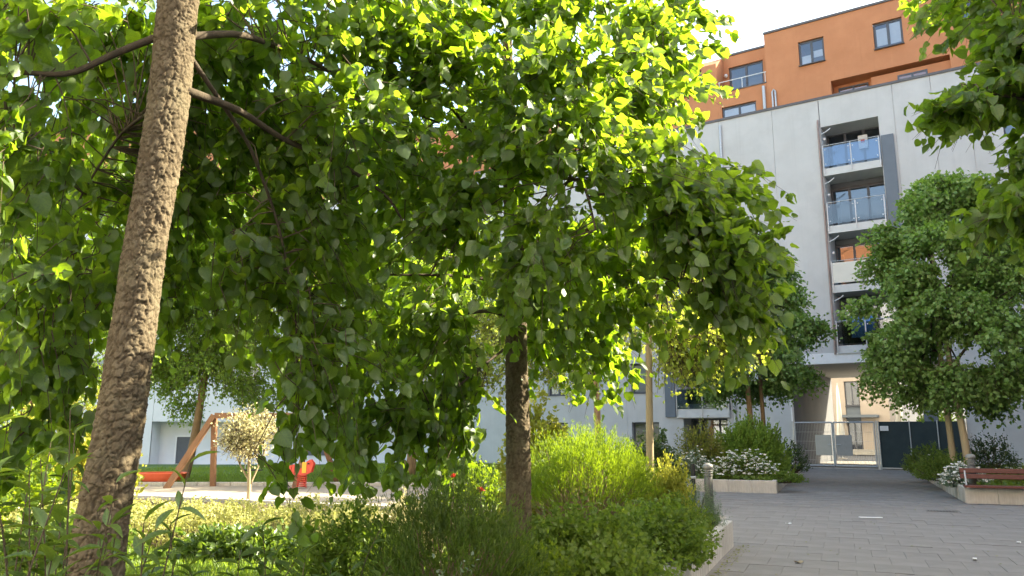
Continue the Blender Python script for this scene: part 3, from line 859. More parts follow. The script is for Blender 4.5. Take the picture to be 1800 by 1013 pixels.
# ---------------------------------------------------------------- courtyard beyond the passage
PB = empty('peach_building', (12.54 + .53877 * 22, 34.99 + .84245 * 22, 0), FA)
tag(PB, 'peach rendered house seen through the passage behind the gate', 'building')
wall('wall', PB, -16, 1.4, -.4, 11, [(-1.35, -.4, 1.9, 5.0), (-1.3, -.4, -.3, 2.2), (-4.5, -3.2, 2.9, 4.6)], M['peach'])
MB().box(1.36, 1.4, .06, 9, -.4, 10.9).build('side_wall', M['peach'], PB)
window(PB, -1.34, -.41, 3.3, 4.99, .15, 2)
MB().box(-1.34, -.41, .1, .16, 2.25, 3.28).build('spandrel', M['slate'], PB)
MB().box(-1.7, .75, -.9, -.02, 2.5, 2.68).build('canopy', M['slate'], PB)
window(PB, -1.29, -.41, .02, 2.19, .2, 2, sill=False, name='entrance_door')
window(PB, -4.49, -3.21, 2.91, 4.59, .15, 2)
MB().box(-2, 1.4, -.5, -.02, 0, .35).build('plinth', M['planter'], PB)

RB = empty('sun_block_house', (12.54 + .53877 * 27, 34.99 + .84245 * 27, 0), FA)  # house added behind the court, tall enough to block sun into the passage
tag(RB, 'pale house wall added to keep sun out of the passage beyond the dark fence', 'building')
rows = [(a, a + 1.2, z, z + 1.5) for a in (2.6, 5.6, 8.6, 11.6) for z in (1.0, 3.8, 6.6, 9.4, 12.2)]
wall('wall', RB, 1.45, 18, -.4, 17.2, rows, M['white_wall'])
for h in rows: window(RB, h[0] + .01, h[1] - .01, h[2] + .01, h[3] - .01, .18, 2)
MB().box(1.45, 1.5, .06, 8, -.4, 17.1).build('side_wall', M['white_wall'], RB)

def parasol(label, loc, h, r):
    o = empty('parasol_or_sun_wedge', loc)
    tag(o, label, 'parasol', 'folded parasols behind the gate')
    MB().tube([(0, 0, 0), (0, 0, h + .1)], .025, 8).build('pole', M['steel'], o)
    MB().lathe([(.25, 0), (.25, .05), (.05, .08)], 14).build('base', M['planter'], o)
    n = 24; prof = [(.16, .75), (.9, .7), (1.0, .6), (.75, 1.4), (.45, 2.4), (.2, h - .05), (.05, h)]
    mb = MB(); V = []; F = []
    pr = [(r * 1.0, .62), (r * .95, .9), (r * .75, 1.6), (r * .5, 2.4), (r * .22, h - .2), (.02, h)]
    for rr, z in pr:
        for j in range(n):
            t = 2 * math.pi * j / n; q = rr * (1 + .28 * math.cos(8 * t))
            V.append((q * math.cos(t), q * math.sin(t), z))
    for k in range(len(pr) - 1):
        for j in range(n): F.append((k * n + j, k * n + (j + 1) % n, (k + 1) * n + (j + 1) % n, (k + 1) * n + j))
    mb.v, mb.f = V, F
    mb.build('canopy', M['canvas'], o, smooth=True)
def fw(u, w, z=0.0): return (12.54 + .84245 * u + .53877 * w, 34.99 - .53877 * u + .84245 * w, z)
parasol('tall closed cream parasol standing above the dark screened fence', fw(3.05, 12), 4.3, .30)
parasol('narrow white cone standing in for the sunlit wedge on the passage wall', fw(-.1, 12.2), 4.25, .24)  # parasol form added in place of the patch of sun on the passage wall

# ---------------------------------------------------------------- block closing the court behind the camera
OB = empty('opposite_building', (-.53877 * 11, -.84245 * 11, 0), FA + math.pi)
tag(OB, 'white block with orange top storeys closing the court behind the viewer', 'building')
rows = [(k * 3.6 - 26, k * 3.6 - 24.6, z, z + 1.4) for z in (3.4, 6.1, 8.8, 11.5, 14.2) for k in range(15)]
wall('wall', OB, -28, 28, -.4, TOP, rows, M['white_wall'])
for h in rows: MB().face((h[0], .2, h[2]), (h[1], .2, h[2]), (h[1], .2, h[3]), (h[0], .2, h[3])).build('window', M['frame'], OB)
wall('orange_wall', OB, -28, 28, TOP + .02, 20.8, [], M['orange'], .06)
wall('orange_wall', OB, -12, 9, 20.81, 23.6, [], M['orange'], 3.0)
MB().face((-28, .3, 20.8), (28, .3, 20.8), (28, 9, 20.8), (-28, 9, 20.8)).build('roof', M['dark_trim'], OB)

# ---------------------------------------------------------------- white building across the lawn
WB = empty('white_building', (-14, 44.3, -0.3))
tag(WB, 'white apartment block with orange top behind the playground lawn', 'building')
wn_ = [(-6.4, 14.6, -.05, 2.42, 1.1)]
for (a, b, hs) in [(-36, -24, []), (-24, -12, []), (-12, -6.41, []), (-6.4, 14.6, wn_)]:
    rows = []
    for z in (4.6, 7.4, 10.2, 13.0):
        k = a + 1.2
        while k < b - 2: rows.append((k, k + 1.3, z, z + 1.4)); k += 3.4
    wall('wall_panel', WB, a, b - .012, -.2, 15.2, hs + rows, M['white_wall'])
    for h in rows: window(WB, h[0] + .01, h[1] - .01, h[2] + .01, h[3] - .01, .2, 2)
MB().face((-6.4, 1.1, -.2), (14.6, 1.1, -.2), (14.6, 1.1, 2.42), (-6.4, 1.1, 2.42)).build('recess_wall', M['white_wall'], WB)
MB().box(-5.35, -4.45, 1.02, 1.08, 0.05, 1.55).build('door', M['frame'], WB)
MB().box(-5.45, -5.36, .98, 1.07, 0.05, 1.64).box(-4.44, -4.35, .98, 1.07, 0.05, 1.64).box(-5.36, -4.44, .98, 1.07, 1.555, 1.64).build('door_frame', M['white_paint'], WB)
MB().box(2.2, 3.6, 1.02, 1.08, 0.5, 1.8).build('window', M['frame'], WB)
wall('orange_wall', WB, -36, 14.6, 15.32, 20.0, [], M['orange'], .1)
MB().box(-36, 14.6, -.05, .3, 15.202, 15.318).build('parapet_cap', M['dark_trim'], WB)
MB().box(-36, 14.6, .0, .4, 20.002, 20.1).build('roof_cap', M['dark_trim'], WB)
MB().face((-36, 10, -.2), (14.6, 10, -.2), (14.6, 10, 20), (-36, 10, 20)).face((-36, .3, 20), (14.6, .3, 20), (14.6, 10, 20), (-36, 10, 20)).build('rear_wall', M['white_wall'], WB)

# ================================================================== OBJECTS
# bench on the planter
bn = empty('bench', pz(2.32, 20.40), PA)
tag(bn, 'red-brown wooden bench with slatted back on the beige planter', 'bench')
sv, sf = bevel_box_mesh('slat', 2.6, .105, .045, .006)
sme = bpy.data.meshes.new('slat'); sme.from_pydata(sv, [], sf); sme.materials.append(M['bench'])
for k in range(3):
    link('seat_slat', sme, None, bn, (1.38, -.14 + k * .115, .40))
for k in range(2):
    o = link('back_slat', sme, None, bn, (1.36, .33 + k * .03, .58 + k * .125)); o.rotation_euler = (R(80), 0, 0)
for x in (.16, 1.38, 2.6):
    MB().tube([(x, -.15, .345), (x, .24, .345), (x, .36, .70)], .02, 8).build('support', M['steel'], bn)

# bollard lamps
def bollard(label, loc, h=.95):
    o = empty('bollard_lamp', loc); tag(o, label, 'bollard lamp', 'grey bollard lamps along the paths')
    MB().lathe([(.085, 0), (.085, h - .26), (.08, h - .255)], 16).build('post', M['lamp_grey'], o, smooth=True)
    MB().lathe([(.06, h - .255), (.06, h - .1)], 16).build('lens', M['lamp_cap'], o, smooth=True)
    for k in range(3): MB().lathe([(.06, h - .225 + k * .045), (.10, h - .235 + k * .045), (.10, h - .228 + k * .045), (.06, h - .212 + k * .045)], 16).build('louvre', M['lamp_cap'], o)
    MB().lathe([(.10, h - .1), (.105, h - .06), (.09, h - .02), (.03, h)], 16).build('cap', M['lamp_cap'], o, smooth=True)
bollard('grey bollard lamp standing before the white flower planter', (3.97, 16.0, 0))
bollard('grey bollard lamp standing behind the bench end', pz(2.66, 21.0, .27), .8)
po = empty('short_black_post', (3.78, 16.5, 0)); tag(po, 'thin black post next to the bollard lamp at the flower planter', 'post')
MB().tube([(0, 0, 0), (0, 0, .92)], .045, 10).build('post', M['black'], po)
MB().lathe([(.05, .62), (.062, .63), (.062, .66), (.05, .67)], 12).build('collar', M['steel'], po)

# things lying on the paving
def flat_thing(name, label, catg, loc, rz, sx, sy, sz, mat, group=None, curl=0.0):
    nx = 7
    V = []; F = []
    rr = random.Random(int(abs(loc[0]) * 100))
    for z0 in (0, sz):
        for i in range(nx):
            for j in range(3):
                x = (i / (nx - 1) - .5) * sx * (1 if j == 1 else rr.uniform(.9, 1.0)); y = (j / 2 - .5) * sy
                V.append((x, y, z0 + curl * (2 * i / (nx - 1) - 1) ** 2 + .002))
    n = nx * 3
    for b in (0, n):
        for i in range(nx - 1):
            for j in range(2):
                q = (b + i * 3 + j, b + (i + 1) * 3 + j, b + (i + 1) * 3 + j + 1, b + i * 3 + j + 1)
                F.append(q if b else q[::-1])
    for i in range(nx - 1):
        F.append((i * 3, (i + 1) * 3, n + (i + 1) * 3, n + i * 3)); F.append((i * 3 + 2, n + i * 3 + 2, n + (i + 1) * 3 + 2, (i + 1) * 3 + 2))
    F.append((0, n, n + 1, 1)); F.append((1, n + 1, n + 2, 2)); e = (nx - 1) * 3
    F.append((e, e + 1, n + e + 1, n + e)); F.append((e + 1, e + 2, n + e + 2, n + e + 1))
    me = bpy.data.meshes.new(name); me.from_pydata(V, [], F); me.update()
    o = link(name, me, mat, None, loc); o.rotation_euler = (0, 0, rz)
    return tag(o, label, catg, group)
flat_thing('white_strip', 'long white strip lying on the grey paving in front of the gate', 'litter', (6.68, 14.85, .006), R(-8), .42, .10, .012, M['paper'])
flat_thing('paper_scrap', 'small white scrap on the paving off the garden planter corner', 'litter', (4.81, 13.9, .006), .4, .09, .06, .008, M['paper'], curl=.01)
flat_thing('paper_scrap', 'crumpled white scrap on the paving nearest the camera', 'litter', (5.80, 10.1, .006), 1.0, .09, .045, .008, M['paper'], curl=.015)
flat_thing('dry_leaf', 'curled dry leaf on the paving near the pale planter wall', 'leaf', (3.52, 9.9, .006), .4, .10, .07, .003, M['pale_bark'], curl=.02)
flat_thing('paper_scrap', 'tiny white scrap on the paving farther out towards the bench side', 'litter', (7.32, 11.6, .006), .8, .08, .05, .006, M['paper'], curl=.01)
dr = empty('drain_cover', (8.68, 16.11, .003), PA); tag(dr, 'dark metal drain cover set in the paving before the bench', 'drain cover')
MB().box(-.28, .28, -.12, .12, 0, .004).build('frame', M['lamp_grey'], dr)
for k in range(9): MB().box(-.25 + k * .056, -.225 + k * .056, -.1, .1, .0045, .008).build('bar', M['dark_trim'], dr)
lt = []
rg = np.random.default_rng(77)
for _ in range(420):
    if rg.random() < .6: s, t = -1.5 + abs(rg.normal(0, .10)), rg.uniform(7, 11.8)
    else: s, t = rg.uniform(-1.4, 7), rg.uniform(8, 20)
    lt.append(pz(s, t, .007))
lt = np.array(lt); n = len(lt)
o = link('leaf_litter', leaves_mesh('leaf_litter', lt, np.concatenate([rg.normal(0, 1, (n, 2)), rg.normal(0, .1, (n, 1))], 1), np.tile([[.05, .02, 1.0]], (n, 1)), rg.uniform(.015, .045, n), DIAMOND_BROAD), L['olive'])
tag(o, 'tiny dry leaves and petals scattered on the paving', 'leaf litter', None, 'stuff')

# playground: timber swing, red basin, spring rider
sw = empty('swing_frame', (-8.81, 23.0, 0)); tag(sw, 'brown timber swing frame with slanted legs on the playground', 'swing frame')
def beam(p, q, w, name, parent, mat):
    p, q = Vector(p), Vector(q); d = (q - p).normalized()
    a = d.cross(Vector((0, 1, 0))).normalized() * w / 2; b = d.cross(a).normalized() * w / 2
    mb = MB(); mb.v = [tuple(x + sa * a + sb * b) for x in (p, q) for sa, sb in ((-1, -1), (1, -1), (1, 1), (-1, 1))]
    mb.f = [(3, 2, 1, 0), (4, 5, 6, 7), (0, 1, 5, 4), (1, 2, 6, 5), (2, 3, 7, 6), (3, 0, 4, 7)]
    return mb.build(name, mat, parent)
beam((.05, 0, 2.04), (3.0, .3, 2.04), .16, 'top_beam', sw, M['timber'])
beam((0.03, -.02, 2.05), (-1.12, -.25, -.05), .15, 'leg', sw, M['timber'])
beam((.0, .10, 1.95), (-.08, .55, -.05), .14, 'leg', sw, M['timber'])
beam((2.9, .28, 1.95), (2.6, -.4, -.05), .14, 'leg', sw, M['timber'])
beam((2.95, .32, 1.95), (3.5, 1.2, -.05), .14, 'leg', sw, M['timber'])
for x in (1.0, 1.45): MB().tube([(x, .1, 1.97), (x, .1, .5)], .012, 5).build('chain', M['steel'], sw)
MB().box(.96, 1.49, .0, .2, .45, .49).build('swing_seat', M['black'], sw)

rb = empty('red_basin', (-10.75, 24.3, 0)); tag(rb, 'low red plastic basin on the grass beside the slanted swing leg', 'basin')
n = 28; V = []; F = []
for rr, z in ((.40, .0), (.55, .12), (.62, .30), (.64, .32), (.60, .30), (.52, .13), (.38, .05)):
    for j in range(n):
        t = 2 * math.pi * j / n; V.append((rr * 1.2 * math.cos(t), rr * .8 * math.sin(t), z))
for k in range(6):
    for j in range(n): F.append((k * n + j, k * n + (j + 1) % n, (k + 1) * n + (j + 1) % n, (k + 1) * n + j))
mb = MB(); mb.v = V; mb.f = F + [tuple(6 * n + j for j in range(n)), tuple(range(n))[::-1]]
mb.build('shell', M['redorange'], rb, smooth=True)
MB().tube([(.768 * math.cos(t), .512 * math.sin(t), .325) for t in np.linspace(0, 2 * math.pi, 29)], .02, 6, False).build('rim', M['redorange'], rb)

sr = empty('spring_rider', (-6.0, 22.6, 0)); tag(sr, 'red and yellow spring rider seat on a coil spring', 'spring rider')
MB().tube([(.13 * math.cos(t), .13 * math.sin(t), .02 + t / (2 * math.pi) * .055) for t in np.linspace(0, 2 * math.pi * 6, 120)], .016, 6).build('coil_spring', M['red'], sr, smooth=True)
for y in (-.12, .09):
    prof = [(-.34, .40), (-.16, .36), (.10, .36), (.28, .44), (.34, .68), (.24, .80), (.12, .72), (.06, .56), (-.10, .54), (-.22, .66), (-.36, .62)]
    mb = MB(); m_ = len(prof)
    mb.v = [(x, y, z) for x, z in prof] + [(x, y + .03, z) for x, z in prof]
    mb.f = [tuple(range(m_))[::-1], tuple(range(m_, 2 * m_))] + [(i, (i + 1) % m_, m_ + (i + 1) % m_, m_ + i) for i in range(m_)]
    mb.build('side_panel', M['red'], sr)
MB().box(-.2, .05, -.088, .088, .50, .54).build('seat', M['yellow'], sr)
MB().box(.02, .14, -.135, -.122, .42, .72).build('yellow_panel', M['yellow'], sr)
MB().tube([(.2, -.2, .68), (.2, .2, .68)], .018, 8).build('handle', M['black'], sr)

# ================================================================== PLANTS
def bark_trunk(name, parent, path, rad, mat, du=.0055, cw=.030, ch=.042, amp=.011, seed=3):
    """trunk whose plates and cracks are geometry; path in the parent's frame"""
    rgb = np.random.default_rng(seed)
    path = np.array(path, float); rad = np.array(rad, float)
    seglen = np.linalg.norm(np.diff(path, axis=0), axis=1); cum = np.concatenate([[0], np.cumsum(seglen)])
    tot = cum[-1]; nz = int(tot / (du * 1.1)); nt = int(2 * math.pi * rad.mean() / du)
    h = np.linspace(0, tot, nz)
    C = np.stack([np.interp(h, cum, path[:, i]) for i in range(3)], 1)
    kk = max(3, nz // 14) | 1
    C2 = C.copy()
    pad = np.pad(C, ((kk, kk), (0, 0)), mode='edge')
    for i in (0, 1): C2[:, i] = np.convolve(pad[:, i], np.ones(kk) / kk, 'same')[kk:-kk]
    Rr = np.interp(h, cum, rad)
    th = np.linspace(0, 2 * math.pi, nt, endpoint=False)
    T, Hh = np.meshgrid(th, h)
    def cells(cw, ch):
        ncx = max(5, int(2 * math.pi * rad.mean() / cw)); ncz = int(tot / ch) + 4
        jx = rgb.random((ncz, ncx)) * .95; jz = rgb.random((ncz, ncx)) * .95; tone = rgb.random((ncz, ncx)); lift = rgb.random((ncz, ncx))
        gx = T / (2 * math.pi) * ncx + .10 * np.sin(T * 7 + Hh * 41) + .07 * np.sin(T * 19 - Hh * 83)
        gz = Hh / ch + .12 * np.sin(T * 9 + Hh * 23) + .09 * np.sin(T * 23 - Hh * 37) + .05 * np.sin(T * 41)
        ix = np.floor(gx).astype(int); iz = np.floor(gz).astype(int)
        F1 = np.full(T.shape, 9.0); F2 = np.full(T.shape, 9.0); tn = np.zeros(T.shape); lf = np.zeros(T.shape); cz0 = np.zeros(T.shape)
        for dz in (-1, 0, 1):
            for dx in (-1, 0, 1):
                cx = (ix + dx) % ncx; cz = np.clip(iz + dz, 0, ncz - 1)
                oz = gz - (iz + dz + jz[cz, cx])
                d = np.sqrt((gx - (ix + dx + jx[cz, cx])) ** 2 + oz ** 2)
                new = d < F1
                F2 = np.where(new, F1, np.minimum(F2, d)); tn = np.where(new, tone[cz, cx], tn); lf = np.where(new, lift[cz, cx], lf); cz0 = np.where(new, oz, cz0); F1 = np.where(new, d, F1)
        return F2 - F1, tn, lf, cz0
    sm = lambda x: np.clip(x, 0, 1) ** 2 * (3 - 2 * np.clip(x, 0, 1))
    e1, t1, l1, o1 = cells(cw * 1.9, ch * 2.0)
    e2, t2, l2, o2 = cells(cw, ch)
    e3, t3, l3, o3 = cells(cw * .45, ch * .4)
    k1, k2, k3 = sm(e1 / .17), sm(e2 / .20), sm(e3 / .3)
    edge = np.minimum(k1, .35 + .65 * k2) * (.85 + .15 * k3)
    disp = amp * (edge - .6) + amp * .45 * (l2 - .5) * k2 - amp * .55 * o2 * k2 * l1 + amp * .12 * (l3 - .5)
    tn = .35 * t1 + .4 * t2 + .25 * t3
    big = .03 * np.sin(T * 2 + Hh * 1.7) + .03 * np.sin(T * 3 - Hh * 4.1) + .015 * np.sin(5 * T + 9 * Hh)
    Q = Rr[:, None] * (1 + big) + disp + rgb.normal(0, amp * .06, T.shape)
    X = C2[:, 0:1] + Q * np.cos(T); Y = C2[:, 1:2] + Q * np.sin(T); Z = np.broadcast_to(C[:, 2:3], T.shape)
    V = np.stack([X, Y, Z], -1).reshape(-1, 3)
    i = np.arange(nz - 1)[:, None] * nt; j = np.arange(nt)[None]; j2 = (j + 1) % nt
    F = np.stack([i + j, i + j2, i + nt + j2, i + nt + j], -1).reshape(-1, 4)
    me = np_mesh(name, V, F, True)
    at = me.attributes.new("plate", 'FLOAT', 'POINT')
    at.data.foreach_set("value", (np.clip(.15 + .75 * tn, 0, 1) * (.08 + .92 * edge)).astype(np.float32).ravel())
    return link(name, me, mat, parent)

def limb(mb, pts, r0, r1, n=8):
    """a bent tapering limb; returns points along it (anchors)"""
    pts = np.array(pts, float); k = 6
    out = []
    for a, b in zip(pts, pts[1:]):
        for t in np.arange(k) / k: out.append(a + (b - a) * t)
    out.append(pts[-1]); out = np.array(out)
    for i in range(len(out)):                        # light smoothing and gnarl
        pass
    sm = out.copy()
    for _ in range(3): sm[1:-1] = (sm[:-2] + sm[1:-1] * 2 + sm[2:]) / 4
    rs = np.linspace(r0, r1, len(sm))
    mb.tube(sm, list(rs), n)
    return sm

def near_tree(name, label, base, trunk_path, trunk_rad, limbs, lobes, seed, bark_kw, size=.095, leaves_per=11, lmat='hazel', own=300, centre=None, per=1.0, ln=(.35, .75), droop=.35):
    rng = np.random.default_rng(seed)
    root = empty(name, base); tag(root, label, 'tree', 'hazel trees with broad toothed leaves')
    off = np.array(base, float)
    if trunk_path is not None:
        bark_trunk('trunk', root, np.array(trunk_path) - off, trunk_rad, M['bark'], **bark_kw)
    anchors = []
    for pts, r0, r1 in limbs:
        mb = MB(); sm = limb(mb, np.array(pts) - off, r0, r1, 10)
        mb.build('branch', M['branch'], root, smooth=True)
        anchors.extend(list(sm + off))
    P0, D, Ln = lobes_to_shoots(rng, lobes, centre or base, per=per, ln=ln)
    connect_branches(root, 'branchlets', M['twig'], P0, anchors, .0045, rng, 420, .8)
    V, F = spray_tubes(P0 - off, D, Ln, .35, .0045, 3, 3)
    link('twigs', np_mesh('twigs', V, F), M['twig'], root)["kind"] = "stuff"
    arrs = sprays(rng, P0, D, Ln, leaves_per, size, droop=droop, spread=.75, hang=.55, upn=.55, radial=.022)
    foliage(root, arrs, HEART, L[lmat], 'crown', own, HEART_FINE, rng)
    return root

# tree with the plated trunk close to the camera
A_lobes = [(-2.75, 3.9, 3.0, .45, .6, .55, 34), (-2.75, 4.2, 2.1, .42, .6, .6, 40), (-2.9, 4.8, 2.6, .6, .6, .6, 34), (-2.7, 3.7, 3.8, .6, .7, .5, 40), (-3.2, 4.6, 3.4, .6, .6, .5, 30),
           (-2.85, 4.6, 1.65, .35, .5, .45, 22), (-1.1, 5.0, 3.7, .6, .6, .45, 40), (-1.45, 5.4, 3.0, .55, .5, .5, 40), (-1.6, 4.9, 4.3, .7, .7, .5, 46), (-.7, 5.6, 4.4, .7, .7, .45, 44),
           (-1.35, 5.6, 2.35, .55, .5, .45, 36), (-1.1, 5.2, 2.0, .5, .45, .4, 30), (-1.78, 5.2, 2.6, .35, .45, .35, 16), (-2.3, 5.8, 3.6, .8, .6, .6, 34), (-2.2, 5.6, 4.6, .9, .8, .5, 40),
           (-1.24, 5.0, 1.80, .22, .25, .3, 10), (-1.46, 5.0, 1.40, .07, .08, .2, 4), (-3.5, 5.5, 2.2, .6, .6, .7, 26),
           (-2.6, 4.6, 4.4, .8, .7, .4, 44), (-3.4, 5.2, 4.5, .8, .7, .5, 40), (-1.9, 6.0, 4.0, .8, .6, .5, 40), (-2.9, 5.6, 3.2, .7, .6, .6, 34), (-3.4, 6.4, 3.6, .8, .6, .8, 34), (-2.3, 6.6, 3.0, .7, .6, .6, 30), (-.9, 4.9, 4.75, .8, .7, .4, 44), (-2.75, 5.3, 4.0, .6, .5, .5, 50), (-2.45, 5.6, 3.4, .6, .5, .5, 50), (-2.2, 5.2, 4.2, .5, .5, .4, 34), (-1.75, 5.5, 3.8, .5, .5, .4, 40), (-2.9, 6.0, 2.8, .6, .5, .5, 36), (-1.75, 6.2, 3.2, .5, .5, .4, 30), (-2.2, 3.4, 5.6, 1.3, 1.2, .6, 36), (-1.2, 4.6, 5.9, 1.3, 1.2, .7, 28), (-3.2, 4.6, 5.7, 1.2, 1.2, .7, 28), (-2.0, 4.2, 6.9, 1.2, 1.2, .7, 24)]
near_tree('hazel_tree', 'tall tree with thick scaly plated trunk close to the camera', (-2.06, 4.0, .27),
          [(-2.07, 4.0, .2), (-2.05, 4.0, 1.2), (-2.0, 4.0, 1.8), (-1.95, 4.0, 2.67), (-1.905, 4.0, 3.32), (-1.89, 4.0, 4.05), (-1.9, 4.02, 5.2), (-1.95, 4.05, 6.6)],
          [.128, .118, .113, .104, .104, .102, .08, .03],
          [([(-1.86, 4.0, 3.78), (-1.66, 4.35, 4.0), (-1.41, 5.0, 4.15), (-1.1, 5.5, 4.12), (-.6, 6.0, 4.1)], .024, .009),
           ([(-1.84, 4.0, 3.47), (-1.66, 4.4, 3.52), (-1.5, 4.8, 3.48), (-1.2, 5.2, 3.46), (-.9, 5.5, 3.3), (-.75, 5.6, 3.0)], .026, .008),
           ([(-1.95, 4.0, 3.80), (-2.18, 3.92, 3.64), (-2.38, 3.85, 3.47), (-2.75, 3.75, 3.46), (-3.2, 3.6, 3.5)], .022, .009),
           ([(-1.85, 4.05, 3.72), (-1.75, 4.3, 3.55), (-1.68, 4.7, 3.4), (-1.6, 5.1, 3.0), (-1.5, 5.3, 2.4), (-1.42, 5.1, 1.9)], .016, .005),
           ([(-1.93, 4.1, 3.3), (-2.3, 4.6, 3.6), (-2.7, 5.0, 3.6), (-2.95, 5.0, 3.1), (-2.9, 4.8, 2.4)], .014, .004),
           ([(-1.9, 4.0, 4.8), (-2.3, 4.0, 5.4), (-2.9, 4.3, 5.8)], .03, .01), ([(-1.9, 4.0, 4.6), (-1.4, 4.5, 5.4), (-1.0, 4.9, 5.9)], .03, .01)],
          A_lobes, 11, dict(du=.0048, cw=.032, ch=.044, amp=.011, seed=3), size=.094, leaves_per=13, centre=(-2.0, 4.0, 3.6), per=1.05)

# tree in the middle of the picture
B_lobes = [(-.8, 5.4, 4.5, .6, .6, .4, 34), (-.08, 5.3, 4.25, .6, .6, .45, 40), (.55, 5.3, 4.3, .55, .6, .45, 40), (1.25, 6.0, 4.75, .45, .5, .4, 30), (1.15, 5.8, 4.2, .3, .4, .3, 20), (.40, 5.0, 3.65, .5, .5, .4, 36),
           (.92, 5.1, 3.42, .45, .5, .38, 34), (1.55, 5.8, 3.55, .42, .45, .26, 30), (1.35, 5.4, 2.9, .42, .5, .35, 34), (1.5, 5.5, 2.5, .24, .35, .25, 18), (1.0, 6.2, 2.62, .3, .4, .2, 14), (.2, 5.1, 2.85, .42, .45, .45, 36),
           (-.38, 5.4, 3.1, .55, .5, .45, 40), (-.9, 6.0, 3.6, .6, .6, .5, 36), (-.62, 5.9, 2.35, .42, .5, .36, 30), (-.79, 6.2, 1.85, .4, .45, .38, 30), (-.5, 6.5, 1.85, .34, .4, .32, 26), (-.52, 6.4, 1.5, .18, .3, .22, 12), (-1.1, 6.0, 1.65, .32, .4, .34, 20),
           (1.5, 5.2, 2.85, .35, .35, .3, 30), (1.62, 5.3, 2.5, .22, .3, .22, 20), (1.2, 5.1, 3.1, .35, .35, .3, 30), (.15, 6.3, 2.75, .32, .3, .25, 24), (.5, 6.2, 2.55, .3, .3, .22, 18), (.45, 7.4, 2.4, .4, .4, .3, 26), (.9, 7.6, 2.4, .35, .4, .25, 22), (.3, 7.8, 2.9, .5, .4, .4, 26), (-.1, 6.0, 5.2, .6, .5, .3, 34), (.7, 6.2, 5.3, .6, .5, .35, 34), (1.4, 6.5, 5.4, .45, .5, .3, 26), (-.8, 6.0, 5.2, .6, .5, .3, 30), (0.0, 5.6, 3.6, .5, .5, .4, 34), (.6, 6.0, 3.0, .5, .5, .4, 30), (-1.2, 6.8, 4.0, .8, .7, .6, 34), (.9, 6.6, 4.6, .6, .6, .5, 34), (-.4, 6.6, 4.2, .7, .6, .5, 34), (-1.6, 6.6, 3.2, .6, .6, .5, 30), (.9, 7.2, 3.2, .7, .6, .6, 36), (1.5, 7.4, 3.9, .6, .6, .5, 34), (-.9, 7.6, 2.8, .7, .6, .6, 34), (-1.0, 8.2, 3.6, .8, .7, .6, 34), (.3, 8.3, 3.4, .8, .6, .6, 34), (.2, 7.0, 4.6, .8, .8, .5, 36),
           (.75, 8.0, 3.0, .5, .5, .4, 22), (-1.7, 7.2, 2.3, .6, .6, .5, 26), (1.6, 7.6, 5.0, .6, .7, .5, 30), (-.6, 7.2, 5.4, 1.1, 1.1, .6, 26), (.8, 7.2, 5.7, 1.1, 1.1, .7, 24), (0.0, 7.0, 6.6, 1.2, 1.2, .7, 22), (-1.5, 7.4, 4.4, .8, .8, .6, 34)]
near_tree('hazel_tree', 'tree with slim brown trunk rising from feathery shrubs in mid garden', (.06, 7.0, .27),
          [(.07, 7.0, .2), (.06, 7.0, .66), (.05, 7.0, 1.89), (.03, 7.0, 2.93), (-.03, 7.0, 4.3), (-.05, 7.0, 5.5), (0, 7.0, 6.8)], [.122, .108, .102, .088, .06, .04, .015],
          [([(.02, 7.0, 2.62), (-.2, 6.8, 2.66), (-.45, 6.5, 2.58), (-.75, 6.2, 2.55), (-.95, 6.1, 2.35)], .022, .007),
           ([(.02, 6.98, 2.85), (-.25, 6.6, 2.92), (-.6, 6.2, 2.86), (-1.0, 5.9, 2.8)], .022, .007),
           ([(.03, 6.97, 3.1), (.2, 6.3, 3.4), (.35, 5.6, 3.5), (.5, 5.1, 3.3), (.55, 4.9, 2.9)], .026, .007),
           ([(.05, 7.0, 3.0), (.6, 6.5, 3.3), (1.1, 6.1, 3.45), (1.6, 5.8, 3.4)], .026, .007), ([(.05, 7.0, 2.8), (.6, 6.4, 2.9), (1.1, 5.9, 2.85), (1.45, 5.6, 2.5)], .022, .006),
           ([(0, 7.0, 3.8), (-.4, 6.3, 4.2), (-.7, 5.7, 4.4)], .026, .008), ([(0, 7.0, 3.9), (.4, 6.2, 4.3), (.7, 5.6, 4.3)], .026, .008), ([(0, 7.0, 4.0), (.7, 6.6, 4.5), (1.3, 6.2, 4.7)], .024, .008),
           ([(0, 7.0, 3.3), (-.5, 7.5, 3.3), (-1.0, 8.0, 3.4)], .024, .008), ([(.05, 7.0, 3.2), (.5, 7.6, 3.3), (.9, 8.0, 2.9)], .022, .007), ([(-.03, 7.0, 4.6), (-.5, 7.2, 5.2), (-1.0, 7.3, 5.5)], .02, .007),
           ([(.02, 7.0, 2.4), (-.2, 6.7, 2.2), (-.45, 6.3, 1.95), (-.75, 6.2, 1.7)], .014, .005)],
          B_lobes, 12, dict(du=.007, cw=.020, ch=.06, amp=.011, seed=8), size=.10, leaves_per=13, centre=(0, 7.0, 3.4), per=1.0)

